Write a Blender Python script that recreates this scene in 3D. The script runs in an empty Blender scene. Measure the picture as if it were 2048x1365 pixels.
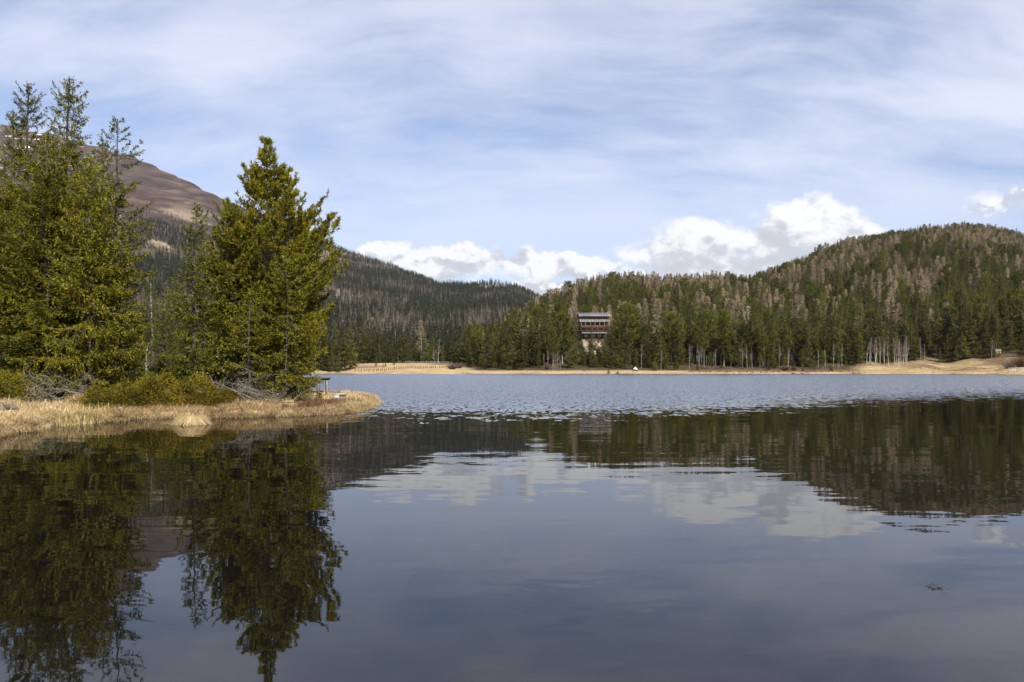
import bpy, math, random
import numpy as np
from mathutils import Vector

# ------------------------------------------------------------------ camera, sky, sun, exposure
SC = bpy.context.scene
COL = SC.collection
F = 1593.0            # focal length in photograph pixels (28 mm on 36 mm, 2048 px wide)
HZ = 738.0            # horizon row of the photograph
CAMZ = 2.0
R = math.radians
PI = math.pi

cam_d = bpy.data.cameras.new('camera'); cam = bpy.data.objects.new('camera', cam_d); COL.objects.link(cam)
cam.location = (0, 0, CAMZ); cam.rotation_euler = (R(90), 0, 0)
cam_d.lens = 28.0; cam_d.sensor_width = 36.0
cam_d.shift_y = (HZ - 682.5) / 2048.0
cam_d.clip_start = 0.1; cam_d.clip_end = 30000
SC.camera = cam

SUN_EL, SUN_AZ = R(40), R(180 - 28)      # azimuth from +Y towards +X: behind the camera, a little to the right
SUN_DIR = Vector((math.sin(SUN_AZ) * math.cos(SUN_EL), math.cos(SUN_AZ) * math.cos(SUN_EL), math.sin(SUN_EL)))
sl = bpy.data.lights.new('sun', 'SUN'); so = bpy.data.objects.new('sun', sl); COL.objects.link(so)
sl.energy = 5.0; sl.angle = R(0.6); sl.color = (1.0, 0.94, 0.84)
so.rotation_euler = (-SUN_DIR).to_track_quat('-Z', 'Y').to_euler()
so.location = (0, -50, 60)

vs = SC.view_settings
SC.display_settings.display_device = 'sRGB'
vs.view_transform = 'Standard'; vs.look = 'None'; vs.exposure = 0.72; vs.gamma = 1.0; vs.use_curve_mapping = False

cy = SC.cycles
cy.max_bounces = 6; cy.diffuse_bounces = 2; cy.glossy_bounces = 3; cy.transmission_bounces = 3
cy.volume_bounces = 0; cy.transparent_max_bounces = 4
cy.caustics_reflective = False; cy.caustics_refractive = False
cy.use_adaptive_sampling = True; cy.adaptive_threshold = 0.01
cy.use_denoising = True
try:
    cy.denoiser = 'OPENIMAGEDENOISE'; cy.denoising_input_passes = 'RGB_ALBEDO_NORMAL'; cy.denoising_prefilter = 'ACCURATE'
except Exception:
    pass
SC.render.use_persistent_data = False


class NB:
    """short hand for node trees"""
    def __init__(s, tree):
        s.t = tree; s.n = tree.nodes; s.l = tree.links
    def new(s, typ, **kw):
        n = s.n.new(typ)
        for k, v in kw.items(): setattr(n, k, v)
        return n
    def put(s, sock, v):
        if v is None: return
        if isinstance(v, bpy.types.NodeSocket): s.l.new(v, sock)
        else:
            if hasattr(sock, 'default_value'):
                try: sock.default_value = v
                except Exception:
                    sock.default_value = (*v, 1.0) if len(v) == 3 else v
    def m(s, op, a, b=None, c=None, clamp=False):
        n = s.new('ShaderNodeMath', operation=op, use_clamp=clamp)
        s.put(n.inputs[0], a); s.put(n.inputs[1], b); s.put(n.inputs[2], c)
        return n.outputs[0]
    def v(s, op, a, b=None, scale=None):
        n = s.new('ShaderNodeVectorMath', operation=op)
        s.put(n.inputs[0], a); s.put(n.inputs[1], b)
        if scale is not None: s.put(n.inputs['Scale'], scale)
        return n.outputs['Value'] if op in ('LENGTH', 'DOT_PRODUCT', 'DISTANCE') else n.outputs[0]
    def xyz(s, x, y, z):
        n = s.new('ShaderNodeCombineXYZ'); s.put(n.inputs[0], x); s.put(n.inputs[1], y); s.put(n.inputs[2], z); return n.outputs[0]
    def sep(s, v):
        n = s.new('ShaderNodeSeparateXYZ'); s.put(n.inputs[0], v); return n.outputs
    def mix(s, f, a, b, typ='RGBA', blend='MIX'):
        n = s.new('ShaderNodeMix', data_type=typ)
        if typ == 'RGBA': n.blend_type = blend
        i = {'FLOAT': (0, 2, 3), 'RGBA': (0, 6, 7)}[typ]; o = {'FLOAT': 0, 'RGBA': 2}[typ]
        s.put(n.inputs[i[0]], f); s.put(n.inputs[i[1]], a); s.put(n.inputs[i[2]], b)
        return n.outputs[o]
    def noise(s, vec, scale, detail=2.0, rough=0.5, dist=0.0, out='Fac', dims='3D'):
        n = s.new('ShaderNodeTexNoise', noise_dimensions=dims)
        s.put(n.inputs['Vector'], vec); s.put(n.inputs['Scale'], scale); s.put(n.inputs['Detail'], detail)
        s.put(n.inputs['Roughness'], rough); s.put(n.inputs['Distortion'], dist)
        return n.outputs['Fac' if out == 'Fac' else 'Color']
    def ss(s, x, a, b, lo=0.0, hi=1.0, smooth=True):
        n = s.new('ShaderNodeMapRange', interpolation_type='SMOOTHSTEP' if smooth else 'LINEAR', clamp=True)
        for i, q in enumerate((x, a, b, lo, hi)): s.put(n.inputs[i], q)
        return n.outputs[0]
    def ramp(s, x, stops):
        n = s.new('ShaderNodeValToRGB'); e = n.color_ramp.elements
        while len(e) < len(stops): e.new(0.5)
        for k, (p, c) in enumerate(stops):
            e[k].position = p; e[k].color = (*c, 1.0) if len(c) == 3 else c
        s.put(n.inputs[0], x); return n.outputs[0]
    def curve(s, x, pts):
        n = s.new('ShaderNodeFloatCurve'); c = n.mapping.curves[0]
        n.mapping.clip_min_x = 0; n.mapping.clip_max_x = 1
        while len(c.points) < len(pts): c.points.new(0.5, 0.5)
        for k, (px, py) in enumerate(pts):
            c.points[k].location = (px, py); c.points[k].handle_type = 'AUTO'
        n.mapping.update(); s.put(n.inputs['Value'], x); return n.outputs[0]


def az_of(px): return math.atan((px - 1024) / F)
def el_of(py): return (HZ - py) / F


# ---- the sky: Nishita air behind a high thin veil of cirrus and a row of cumulus on the horizon
W = bpy.data.worlds.new('World'); SC.world = W; W.use_nodes = True
b = NB(W.node_tree); W.node_tree.nodes.clear()
sky = b.new('ShaderNodeTexSky', sky_type='NISHITA'); sky.sun_disc = False
sky.sun_elevation = SUN_EL; sky.sun_rotation = SUN_AZ; sky.altitude = 1500; sky.air_density = 1.0; sky.dust_density = 0.6; sky.ozone_density = 2.6
SKY_K = 0.083
air = b.v('MULTIPLY', b.v('SCALE', sky.outputs[0], scale=SKY_K), (0.93, 0.98, 1.10))
tc = b.new('ShaderNodeTexCoord').outputs['Generated']
dirv = b.v('NORMALIZE', tc); dx, dy, dz = b.sep(dirv)
hor = b.m('SQRT', b.m('ADD', b.m('MULTIPLY', dx, dx), b.m('MULTIPLY', dy, dy)))
el = b.m('DIVIDE', dz, b.m('MAXIMUM', hor, 0.001))
az = b.m('ARCTAN2', dx, dy)                                   # 0 = +Y
# cirrus on a flat sheet far above
zz = b.m('ADD', b.m('MAXIMUM', dz, 0.0), 0.36)
sheet = b.xyz(b.m('DIVIDE', dx, zz), b.m('DIVIDE', dy, zz), 0.0)
def rot(vec, a, sx, sy):
    n = b.new('ShaderNodeMapping'); b.put(n.inputs[0], vec); n.inputs['Rotation'].default_value = (0, 0, a); n.inputs['Scale'].default_value = (sx, sy, 1); return n.outputs[0]
warp = b.v('SCALE', b.v('SUBTRACT', b.noise(sheet, 1.3, 3, 0.55, out='Color'), (0.5, 0.5, 0.5)), scale=0.30)
sheet_w = b.v('ADD', sheet, warp)
c1 = b.noise(rot(sheet_w, R(-32), 0.75, 1.5), 1.9, 9, 0.58, 0.3)
c2 = b.noise(rot(sheet_w, R(-50), 0.75, 1.15), 1.15, 3, 0.5)
c3 = b.noise(rot(sheet_w, R(-58), 0.8, 3.2), 4.2, 8, 0.62, 0.3)
veil = b.m('ADD', b.m('ADD', b.m('MULTIPLY', c1, 0.55), b.m('MULTIPLY', c2, 0.75)), b.m('MULTIPLY', c3, 0.26))
veil_a = b.ss(veil, 0.52, 0.88)
veil_a = b.m('MULTIPLY', b.m('ADD', b.m('MULTIPLY', veil_a, 0.86), 0.14), b.ss(dz, 0.9, 0.25, 0.15, 1.0, smooth=False))   # a thin sheet looks thinner overhead
veil_a = b.m('MULTIPLY', veil_a, b.ss(el, 0.08, 0.32, 0.55, 1.0))      # the sheet thins out towards the horizon
base = b.mix(veil_a, air, (0.520, 0.545, 0.640))
# cumulus
azn = b.m('ADD', b.m('DIVIDE', az, 2 * PI), 0.5)
def prof(pts):            # photograph px, py  ->  curve over the whole circle; el is scaled by 2.5
    return sorted([(az_of(px) / (2 * PI) + 0.5, el_of(py) * 2.5) for px, py in pts])
def extra(seed, lo, hi, n=9):      # the rest of the horizon carries the same kind of clouds
    r = random.Random(seed); out = []
    for k in range(n):
        a = (k + 0.5) / n * 0.36
        out.append((a, r.uniform(lo, hi))); out.append((1 - a, r.uniform(lo, hi)))
    return out
nv = b.v('MULTIPLY', dirv, (1.0, 1.0, 1.5))
cn_big = b.noise(nv, 13, 2, 0.5)
cn = b.noise(nv, 24, 9, 0.57, 0.25)
cn_fine = b.noise(nv, 75, 5, 0.6)
sun_off = b.v('ADD', nv, (0.0050, 0.0, 0.0135))
cn_l = b.noise(sun_off, 24, 9, 0.57, 0.25)
cn_b = b.noise(nv, 13, 4, 0.5); emb = b.m('ADD', b.m('SUBTRACT', cn, cn_l), b.m('MULTIPLY', b.m('SUBTRACT', cn_b, b.noise(b.v('ADD', nv, (0.010, 0.0, 0.022)), 13, 4, 0.5)), 0.9))
puff = b.m('ADD', b.m('MULTIPLY', b.m('SUBTRACT', cn_big, 0.5), 0.045), b.m('ADD', b.m('MULTIPLY', b.m('SUBTRACT', cn, 0.5), 0.085), b.m('MULTIPLY', b.m('SUBTRACT', cn_fine, 0.5), 0.016)))
lay = [
    # far row above the left ridge
    (prof([(640, 640), (700, 530), (735, 484), (775, 464), (812, 476), (840, 486), (885, 468), (915, 472), (950, 486), (1020, 490), (1090, 498), (1150, 508), (1215, 514), (1270, 524), (1310, 556), (1400, 640)]) + extra(3, 0.18, 0.33),
     prof([(640, 580), (760, 580), (900, 574), (1010, 566), (1120, 562), (1280, 558), (1400, 570)]), 0.010, 0.042),
    # big cumulus behind the right hill
    (prof([(1150, 640), (1190, 490), (1225, 488), (1262, 480), (1310, 462), (1350, 448), (1395, 428), (1440, 430), (1480, 446), (1530, 428), (1570, 404), (1612, 398), (1645, 394), (1690, 412), (1735, 446), (1772, 470), (1830, 560), (1880, 600)]) + extra(8, 0.1, 0.42),
     prof([(1150, 480), (1200, 505), (1300, 560), (1400, 600), (1900, 600)]), 0.022, 0.060),
    # a third over the right edge
    (prof([(1850, 600), (1880, 460), (1930, 436), (2000, 416), (2060, 400), (2200, 390), (2400, 430)]) + extra(5, 0.1, 0.45), prof([(1850, 474), (2000, 478), (2200, 474), (2400, 480)]), 0.024, 0.016),
    # low scraps
    (prof([(820, 640), (870, 566), (930, 556), (1000, 560), (1040, 566), (1090, 554), (1150, 556), (1210, 552), (1250, 580), (1300, 640)]) + extra(6, 0.05, 0.25), prof([(800, 640), (1300, 640)]), 0.006, 0.020),
]
col = base
for k, (tp, bp, soft, thick) in enumerate(reversed(lay)):
    if len(bp) < 4: bp = bp + [(0.05, 0.02), (0.95, 0.02)]
    else: bp = bp + [(0.05, 0.12), (0.2, 0.16), (0.8, 0.16), (0.95, 0.12)]
    top = b.m('DIVIDE', b.curve(azn, sorted(tp)), 2.5); bot = b.m('DIVIDE', b.curve(azn, sorted(bp)), 2.5)
    hgt = b.m('ADD', b.m('SUBTRACT', top, el), puff)
    low = b.m('ADD', b.m('SUBTRACT', el, bot), b.m('MULTIPLY', puff, 0.55))
    den = b.m('MULTIPLY', b.ss(hgt, 0.0, soft), b.ss(low, -0.004, 0.016))
    den = b.m('MULTIPLY', den, b.ss(b.m('ADD', b.noise(b.v('ADD', nv, (3.1 * k, 0, 0)), 10, 4, 0.6), b.m('MULTIPLY', b.ss(hgt, 0.05, 0.0), 0.12)), 0.34, 0.50, 0.55, 0.96))
    # sunlit crests, greyer undersides; the emboss follows the sun's side
    lit = b.ss(b.m('ADD', b.m('SUBTRACT', thick, hgt), b.m('MULTIPLY', emb, 0.38)), -thick * 0.9, thick * 1.0)
    cc = b.ramp(lit, [(0.0, (0.375, 0.39, 0.43)), (0.40, (0.44, 0.45, 0.48)), (0.68, (0.55, 0.555, 0.565)), (1.0, (0.66, 0.655, 0.645))])
    col = b.mix(den, col, cc)
bg = b.new('ShaderNodeBackground'); b.put(bg.inputs[0], col); bg.inputs[1].default_value = 1.0
b.l.new(bg.outputs[0], b.new('ShaderNodeOutputWorld').inputs[0])
W.cycles.sampling_method = 'MANUAL'; W.cycles.sample_map_resolution = 512


# ------------------------------------------------------------------ helpers
def interp(x, pts):
    p = sorted(pts); return np.interp(x, [a for a, _ in p], [c for _, c in p])

def sstep(x, a, c):
    t = np.clip((x - a) / (c - a), 0, 1); return t * t * (3 - 2 * t)

_rs = np.random.RandomState(7)
_lat = _rs.rand(64, 64)
def vnoise(x, y):
    xi = np.floor(x).astype(int); yi = np.floor(y).astype(int); fx = x - xi; fy = y - yi
    fx = fx * fx * (3 - 2 * fx); fy = fy * fy * (3 - 2 * fy)
    g = lambda i, j: _lat[i % 64, j % 64]
    return (g(xi, yi) * (1 - fx) + g(xi + 1, yi) * fx) * (1 - fy) + (g(xi, yi + 1) * (1 - fx) + g(xi + 1, yi + 1) * fx) * fy
def fbm(x, y, o=4):
    s = 0; a = 0.5; n = 0
    for k in range(o):
        s = s + a * vnoise(x * 2 ** k + 13.7 * k, y * 2 ** k + 5.1 * k); n += a; a *= 0.5
    return s / n - 0.5

def at(px, py, Y): return Vector(((px - 1024) / F * Y, Y, CAMZ + (HZ - py) / F * Y))


class MB:
    """collects vertices, faces and one float per vertex (tint); several materials by slot"""
    def __init__(s): s.v = []; s.f = []; s.t = []; s.n = 0
    def add(s, v, f, t=0.5, mat=0):
        v = np.asarray(v, float).reshape(-1, 3)
        f = np.asarray(f, int)
        if len(v) == 0 or len(f) == 0: return s
        s.v.append(v); s.f.append((f + s.n, mat))
        s.t.append(np.broadcast_to(np.asarray(t, float), (len(v),)).copy()); s.n += len(v); return s
    def box(s, c, size, rz=0.0, tint=0.5, rx=0.0, mat=0):
        hx, hy, hz = [q / 2 for q in size]
        v = np.array([(x, y, z) for z in (-hz, hz) for y in (-hy, hy) for x in (-hx, hx)])
        if rx: v = v @ np.array([[1, 0, 0], [0, math.cos(rx), math.sin(rx)], [0, -math.sin(rx), math.cos(rx)]])
        if rz: v = v @ np.array([[math.cos(rz), math.sin(rz), 0], [-math.sin(rz), math.cos(rz), 0], [0, 0, 1]])
        return s.add(v + np.array(c), [(0, 2, 3, 1), (4, 5, 7, 6), (0, 1, 5, 4), (2, 6, 7, 3), (0, 4, 6, 2), (1, 3, 7, 5)], tint, mat)
    def tubes(s, P, rad, k=3, tint=0.5, mat=0, cap=False):
        """P (B,S,3) paths, rad (B,S)"""
        P = np.asarray(P, float); rad = np.asarray(rad, float)
        if P.ndim == 2: P = P[None]; rad = rad[None]
        B, S, _ = P.shape
        if B == 0: return s
        T = np.gradient(P, axis=1); T /= np.linalg.norm(T, axis=2, keepdims=True) + 1e-9
        ref = np.where(np.abs(T[..., 2:3]) > 0.9, np.array([1.0, 0, 0]), np.array([0, 0, 1.0]))
        U = np.cross(T, ref); U /= np.linalg.norm(U, axis=2, keepdims=True) + 1e-9
        V = np.cross(T, U)
        a = np.arange(k) * 2 * PI / k
        ring = U[:, :, None, :] * np.cos(a)[:, None] + V[:, :, None, :] * np.sin(a)[:, None]
        vv = P[:, :, None, :] + ring * rad[:, :, None, None]
        idx = np.arange(B * S * k).reshape(B, S, k)
        q = np.stack([idx[:, :-1, :], np.roll(idx, -1, 2)[:, :-1, :], np.roll(idx, -1, 2)[:, 1:, :], idx[:, 1:, :]], -1).reshape(-1, 4)
        tt = tint if np.isscalar(tint) else np.repeat(np.asarray(tint), S * k)
        s.add(vv.reshape(-1, 3), q, tt, mat)
        if cap and B == 1:
            n0 = s.n - S * k
            s.f.append((np.array([[n0 + (S - 1) * k + i for i in range(k)]]), mat)); s.f.append((np.array([[n0 + i for i in range(k)][::-1]]), mat))
        return s
    def diamonds(s, p, d, nrm, l, w, tint, mat=0, back=0.42):
        """leaf-shaped quads from points p along d"""
        if len(p) == 0: return s
        d = d / (np.linalg.norm(d, axis=1, keepdims=True) + 1e-9)
        sd = np.cross(d, nrm); sd /= np.linalg.norm(sd, axis=1, keepdims=True) + 1e-9
        l = np.asarray(l)[:, None]; w = np.asarray(w)[:, None]
        vv = np.stack([p, p + d * l * back + sd * w, p + d * l, p + d * l * back - sd * w], 1)
        n = len(p); f = np.arange(4 * n).reshape(n, 4)
        return s.add(vv.reshape(-1, 3), f, np.repeat(np.broadcast_to(tint, (n,)), 4), mat)
    def mesh(s, name, mats, smooth=False):
        me = bpy.data.meshes.new(name)
        if not s.v: return me
        V = np.concatenate(s.v); T = np.concatenate(s.t)
        me.vertices.add(len(V)); me.vertices.foreach_set('co', V.astype(np.float32).ravel())
        loops = np.concatenate([f.ravel() for f, _ in s.f]); tot = np.concatenate([np.full(len(f), f.shape[1]) for f, _ in s.f])
        mi = np.concatenate([np.full(len(f), m) for f, m in s.f])
        me.loops.add(len(loops)); me.loops.foreach_set('vertex_index', loops.astype(np.int32))
        me.polygons.add(len(tot)); me.polygons.foreach_set('loop_start', np.concatenate([[0], np.cumsum(tot)[:-1]]).astype(np.int32))
        me.polygons.foreach_set('material_index', mi.astype(np.int32))
        if smooth: me.polygons.foreach_set('use_smooth', np.ones(len(tot), bool))
        for m in (mats if isinstance(mats, (list, tuple)) else [mats]): me.materials.append(m)
        me.update(calc_edges=True)
        a = me.attributes.new('tint', 'FLOAT', 'POINT'); a.data.foreach_set('value', T.astype(np.float32))
        return me
    def obj(s, name, mats, parent=None, smooth=False):
        return link(name, s.mesh(name, mats, smooth), parent)


def link(name, me, parent=None):
    o = bpy.data.objects.new(name, me); COL.objects.link(o)
    if parent:
        o.parent = parent
        if name in ('crown', 'branches', 'foliage', 'stems', 'blades', 'tuft'): o['kind'] = 'stuff'
    return o
def empty(name, loc, rz=0.0, sc=1.0):
    o = bpy.data.objects.new(name, None); COL.objects.link(o); o.location = loc; o.rotation_euler = (0, 0, rz); o.empty_display_size = 0.3
    if not np.isscalar(sc): o.scale = sc
    else: o.scale = (sc, sc, sc)
    return o
def tag(o, label=None, cat=None, group=None, kind=None):
    if label: o['label'] = label
    if cat: o['category'] = cat
    if group: o['group'] = group
    if kind: o['kind'] = kind
    return o


# ------------------------------------------------------------------ materials
def mat(name):
    m = bpy.data.materials.new(name); m.use_nodes = True; m.node_tree.nodes.clear()
    q = NB(m.node_tree); q.out = q.new('ShaderNodeOutputMaterial'); return m, q
def surf(q, sh): q.l.new(sh, q.out.inputs['Surface'])
def attr(q, name): 
    n = q.new('ShaderNodeAttribute'); n.attribute_name = name; return n.outputs['Fac']
def pos(q): return q.new('ShaderNodeNewGeometry').outputs['Position']

def foliage(name, dark, mid, light, trans=0.36, var=0.16, gloss=0.0, warm=None):
    m, q = mat(name)
    t = attr(q, 'tint'); r = q.new('ShaderNodeObjectInfo').outputs['Random']
    t2 = q.m('ADD', t, q.m('MULTIPLY', q.m('SUBTRACT', r, 0.5), var), clamp=True)
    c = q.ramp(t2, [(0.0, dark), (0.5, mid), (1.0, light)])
    hsv = q.new('ShaderNodeHueSaturation'); q.put(hsv.inputs['Color'], c)
    r2 = q.m('FRACT', q.m('MULTIPLY', r, 7.31))
    q.put(hsv.inputs['Value'], q.m('ADD', 1 - var, q.m('MULTIPLY', r2, var * 2)))
    q.put(hsv.inputs['Hue'], q.m('ADD', 0.5 - 0.012, q.m('MULTIPLY', q.m('FRACT', q.m('MULTIPLY', r, 3.7)), 0.024)))
    c = hsv.outputs[0]
    d = q.new('ShaderNodeBsdfDiffuse'); q.put(d.inputs[0], c)
    tr = q.new('ShaderNodeBsdfTranslucent'); q.put(tr.inputs[0], c)
    mx = q.new('ShaderNodeMixShader'); mx.inputs[0].default_value = trans; q.l.new(d.outputs[0], mx.inputs[1]); q.l.new(tr.outputs[0], mx.inputs[2])
    surf(q, mx.outputs[0]); return m

def rough(name, c1, c2, scale=8.0, detail=4.0, r=0.85, bump=0.0, stretch=(1, 1, 1), tint=0.0, spec=0.2):
    m, q = mat(name)
    co = q.v('MULTIPLY', q.new('ShaderNodeTexCoord').outputs['Object'], stretch)
    n = q.noise(co, scale, detail, 0.6)
    f = q.ss(n, 0.3, 0.7)
    if tint: f = q.m('ADD', q.m('MULTIPLY', f, 1 - tint), q.m('MULTIPLY', attr(q, 'tint'), tint), clamp=True)
    c = q.mix(f, c1, c2)
    p = q.new('ShaderNodeBsdfPrincipled'); q.put(p.inputs['Base Color'], c); p.inputs['Roughness'].default_value = r
    p.inputs['Specular IOR Level'].default_value = spec
    if bump:
        bn = q.new('ShaderNodeBump'); bn.inputs['Strength'].default_value = bump; bn.inputs['Distance'].default_value = 0.05
        q.put(bn.inputs['Height'], n); q.l.new(bn.outputs[0], p.inputs['Normal'])
    surf(q, p.outputs[0]); return m

M = {}
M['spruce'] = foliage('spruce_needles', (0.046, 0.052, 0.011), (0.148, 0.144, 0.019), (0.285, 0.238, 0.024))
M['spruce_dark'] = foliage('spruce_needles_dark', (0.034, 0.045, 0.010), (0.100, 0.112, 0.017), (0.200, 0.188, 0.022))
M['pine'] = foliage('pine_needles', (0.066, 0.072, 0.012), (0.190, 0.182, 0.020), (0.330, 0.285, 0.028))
M['juniper'] = foliage('juniper_needles', (0.066, 0.064, 0.014), (0.178, 0.148, 0.021), (0.330, 0.190, 0.026), var=0.1)
M['far_spruce'] = foliage('far_spruce_needles', (0.036, 0.042, 0.014), (0.100, 0.102, 0.025), (0.215, 0.188, 0.040), var=0.34)
M['far_pine'] = foliage('far_pine_needles', (0.042, 0.052, 0.011), (0.112, 0.120, 0.019), (0.210, 0.195, 0.028), var=0.28)
M['larch'] = foliage('bare_larch_twigs', (0.150, 0.118, 0.080), (0.285, 0.222, 0.150), (0.430, 0.318, 0.205), trans=0.1, var=0.3)
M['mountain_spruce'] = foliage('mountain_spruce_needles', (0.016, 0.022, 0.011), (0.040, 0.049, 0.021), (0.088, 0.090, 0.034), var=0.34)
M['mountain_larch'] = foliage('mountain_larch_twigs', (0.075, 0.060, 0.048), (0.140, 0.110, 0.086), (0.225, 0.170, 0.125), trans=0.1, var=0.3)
M['birch_twig'] = foliage('birch_twigs', (0.070, 0.050, 0.045), (0.130, 0.095, 0.080), (0.210, 0.160, 0.130), trans=0.1, var=0.2)
M['twig'] = foliage('grey_lichen_twigs', (0.070, 0.062, 0.050), (0.150, 0.134, 0.104), (0.270, 0.250, 0.195), trans=0.0, var=0.05)
M['grass'] = foliage('dry_sedge', (0.300, 0.195, 0.090), (0.580, 0.430, 0.225), (0.740, 0.610, 0.380), trans=0.25, var=0.0)
M['reed'] = foliage('pale_reed', (0.300, 0.250, 0.090), (0.500, 0.430, 0.170), (0.640, 0.570, 0.300), trans=0.25, var=0.0)
M['heath'] = foliage('brown_heath', (0.070, 0.040, 0.026), (0.160, 0.090, 0.055), (0.290, 0.180, 0.100), trans=0.1, var=0.1)
M['bark'] = rough('bark', (0.040, 0.031, 0.024), (0.105, 0.085, 0.067), 5, 6, bump=0.6, stretch=(3, 3, 0.7))
M['bark_grey'] = rough('grey_bark', (0.130, 0.112, 0.090), (0.330, 0.300, 0.240), 5, 6, bump=0.5, stretch=(3, 3, 0.7))
M['birch_bark'] = rough('birch_bark', (0.150, 0.130, 0.105), (0.580, 0.540, 0.470), 0.9, 5, stretch=(1.5, 1.5, 1.0))
M['timber'] = rough('dark_timber', (0.060, 0.036, 0.025), (0.160, 0.088, 0.056), 3, 5, bump=0.3, stretch=(1, 1, 6))
M['timber_red'] = rough('red_timber', (0.130, 0.055, 0.032), (0.260, 0.115, 0.065), 3, 5, stretch=(1, 1, 6))
M['weathered'] = rough('weathered_wood', (0.130, 0.110, 0.090), (0.330, 0.300, 0.255), 4, 6, bump=0.5, stretch=(4, 4, 0.6))
M['weathered_dark'] = rough('dark_weathered_wood', (0.045, 0.038, 0.032), (0.150, 0.130, 0.108), 4, 6, bump=0.5, stretch=(4, 4, 0.6))
M['pale_plank'] = rough('pale_plank', (0.300, 0.280, 0.255), (0.500, 0.480, 0.450), 4, 6, stretch=(1, 5, 5))
M['roof_grey'] = rough('grey_roof', (0.115, 0.112, 0.110), (0.235, 0.230, 0.225), 1.2, 5, r=0.55, spec=0.4)
M['cream'] = rough('cream_paint', (0.46, 0.38, 0.26), (0.62, 0.53, 0.38), 2.0, 3)
M['roof_dark'] = rough('dark_roof', (0.080, 0.080, 0.085), (0.150, 0.150, 0.155), 1.2, 5, r=0.6, spec=0.4)
M['plaster'] = rough('pale_plaster', (0.200, 0.160, 0.110), (0.400, 0.330, 0.235), 1.5, 4)
M['shutter'] = rough('cream_shutter', (0.420, 0.320, 0.190), (0.580, 0.460, 0.290), 2.0, 3)
M['rock'] = rough('pale_rock', (0.140, 0.110, 0.078), (0.400, 0.335, 0.245), 0.45, 7, bump=1.0)
M['grey_rock'] = rough('grey_rock', (0.170, 0.160, 0.150), (0.360, 0.340, 0.310), 3.0, 6, bump=0.6)
M['tarp'] = rough('white_tarp', (0.660, 0.680, 0.700), (0.820, 0.830, 0.840), 2, 3, r=0.6)
m, q = mat('dark_glass'); p = q.new('ShaderNodeBsdfPrincipled'); p.inputs['Base Color'].default_value = (0.02, 0.022, 0.025, 1); p.inputs['Roughness'].default_value = 0.08; surf(q, p.outputs[0]); M['glass'] = m

# ground: dry meadow, heath, forest floor, alpine turf, rock, snow
m, q = mat('ground')
P = pos(q)
n1 = q.noise(P, 0.09, 7, 0.66); n2 = q.noise(P, 0.6, 5, 0.6); n3 = q.noise(P, 0.008, 7, 0.62, 0.4)
meadow = q.ramp(q.m('ADD', q.m('MULTIPLY', n2, 0.4), q.m('MULTIPLY', n1, 0.6)), [(0.34, (0.170, 0.115, 0.060)), (0.47, (0.330, 0.238, 0.122)), (0.62, (0.470, 0.355, 0.195))])
heath = q.ramp(n2, [(0.3, (0.075, 0.045, 0.030)), (0.6, (0.170, 0.100, 0.062)), (0.8, (0.300, 0.200, 0.110))])
litter = q.ramp(n2, [(0.3, (0.036, 0.028, 0.017)), (0.7, (0.095, 0.066, 0.040))])
mp = q.new('ShaderNodeMapping'); q.put(mp.inputs[0], P); mp.inputs['Rotation'].default_value = (0, 0, R(35)); mp.inputs['Scale'].default_value = (1, 0.22, 0.6)
n4 = q.noise(mp.outputs[0], 0.016, 8, 0.66, 0.5)
alp = q.ramp(q.m('ADD', q.m('MULTIPLY', n4, 0.6), q.m('MULTIPLY', n3, 0.4)), [(0.38, (0.030, 0.020, 0.017)), (0.48, (0.056, 0.037, 0.030)), (0.55, (0.078, 0.053, 0.040)), (0.66, (0.150, 0.110, 0.072))])
rocky = q.ramp(q.noise(P, 0.05, 8, 0.7), [(0.35, (0.190, 0.140, 0.100)), (0.6, (0.430, 0.340, 0.240))])
slope_tan = q.ramp(n3, [(0.35, (0.052, 0.038, 0.030)), (0.55, (0.085, 0.061, 0.046)), (0.70, (0.170, 0.124, 0.082))])
c = q.mix(attr(q, 'forest'), meadow, litter)
c = q.mix(attr(q, 'heath'), c, heath)
c = q.mix(attr(q, 'slope'), c, slope_tan)
c = q.mix(attr(q, 'alpine'), c, alp)
c = q.mix(attr(q, 'rock'), c, rocky)
sm = q.new('ShaderNodeMapping'); q.put(sm.inputs[0], P); sm.inputs['Scale'].default_value = (1, 0.35, 2.6)
sn = q.m('MULTIPLY', q.ss(q.noise(sm.outputs[0], 0.020, 6, 0.55, 0.3), 0.605, 0.635), attr(q, 'snow'))
c = q.mix(sn, c, (0.80, 0.82, 0.86))
p = q.new('ShaderNodeBsdfPrincipled'); q.put(p.inputs['Base Color'], c); p.inputs['Roughness'].default_value = 0.95; p.inputs['Specular IOR Level'].default_value = 0.1
surf(q, p.outputs[0]); M['ground'] = m

m, q = mat('bank_soil')
P = pos(q); n2 = q.noise(P, 2.2, 6, 0.65); n1 = q.noise(P, 0.35, 4, 0.6)
thatch = q.ramp(n2, [(0.3, (0.200, 0.130, 0.065)), (0.55, (0.360, 0.255, 0.130)), (0.75, (0.470, 0.350, 0.190))])
peat = q.ramp(n2, [(0.3, (0.016, 0.011, 0.008)), (0.7, (0.050, 0.034, 0.022))])
needles = q.ramp(n2, [(0.3, (0.050, 0.036, 0.022)), (0.7, (0.150, 0.105, 0.062))])
c = q.mix(attr(q, 'forest'), thatch, needles)
c = q.mix(attr(q, 'peat'), c, peat)
p = q.new('ShaderNodeBsdfPrincipled'); q.put(p.inputs['Base Color'], c); p.inputs['Roughness'].default_value = 0.95; p.inputs['Specular IOR Level'].default_value = 0.1
surf(q, p.outputs[0]); M['bank'] = m

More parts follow.
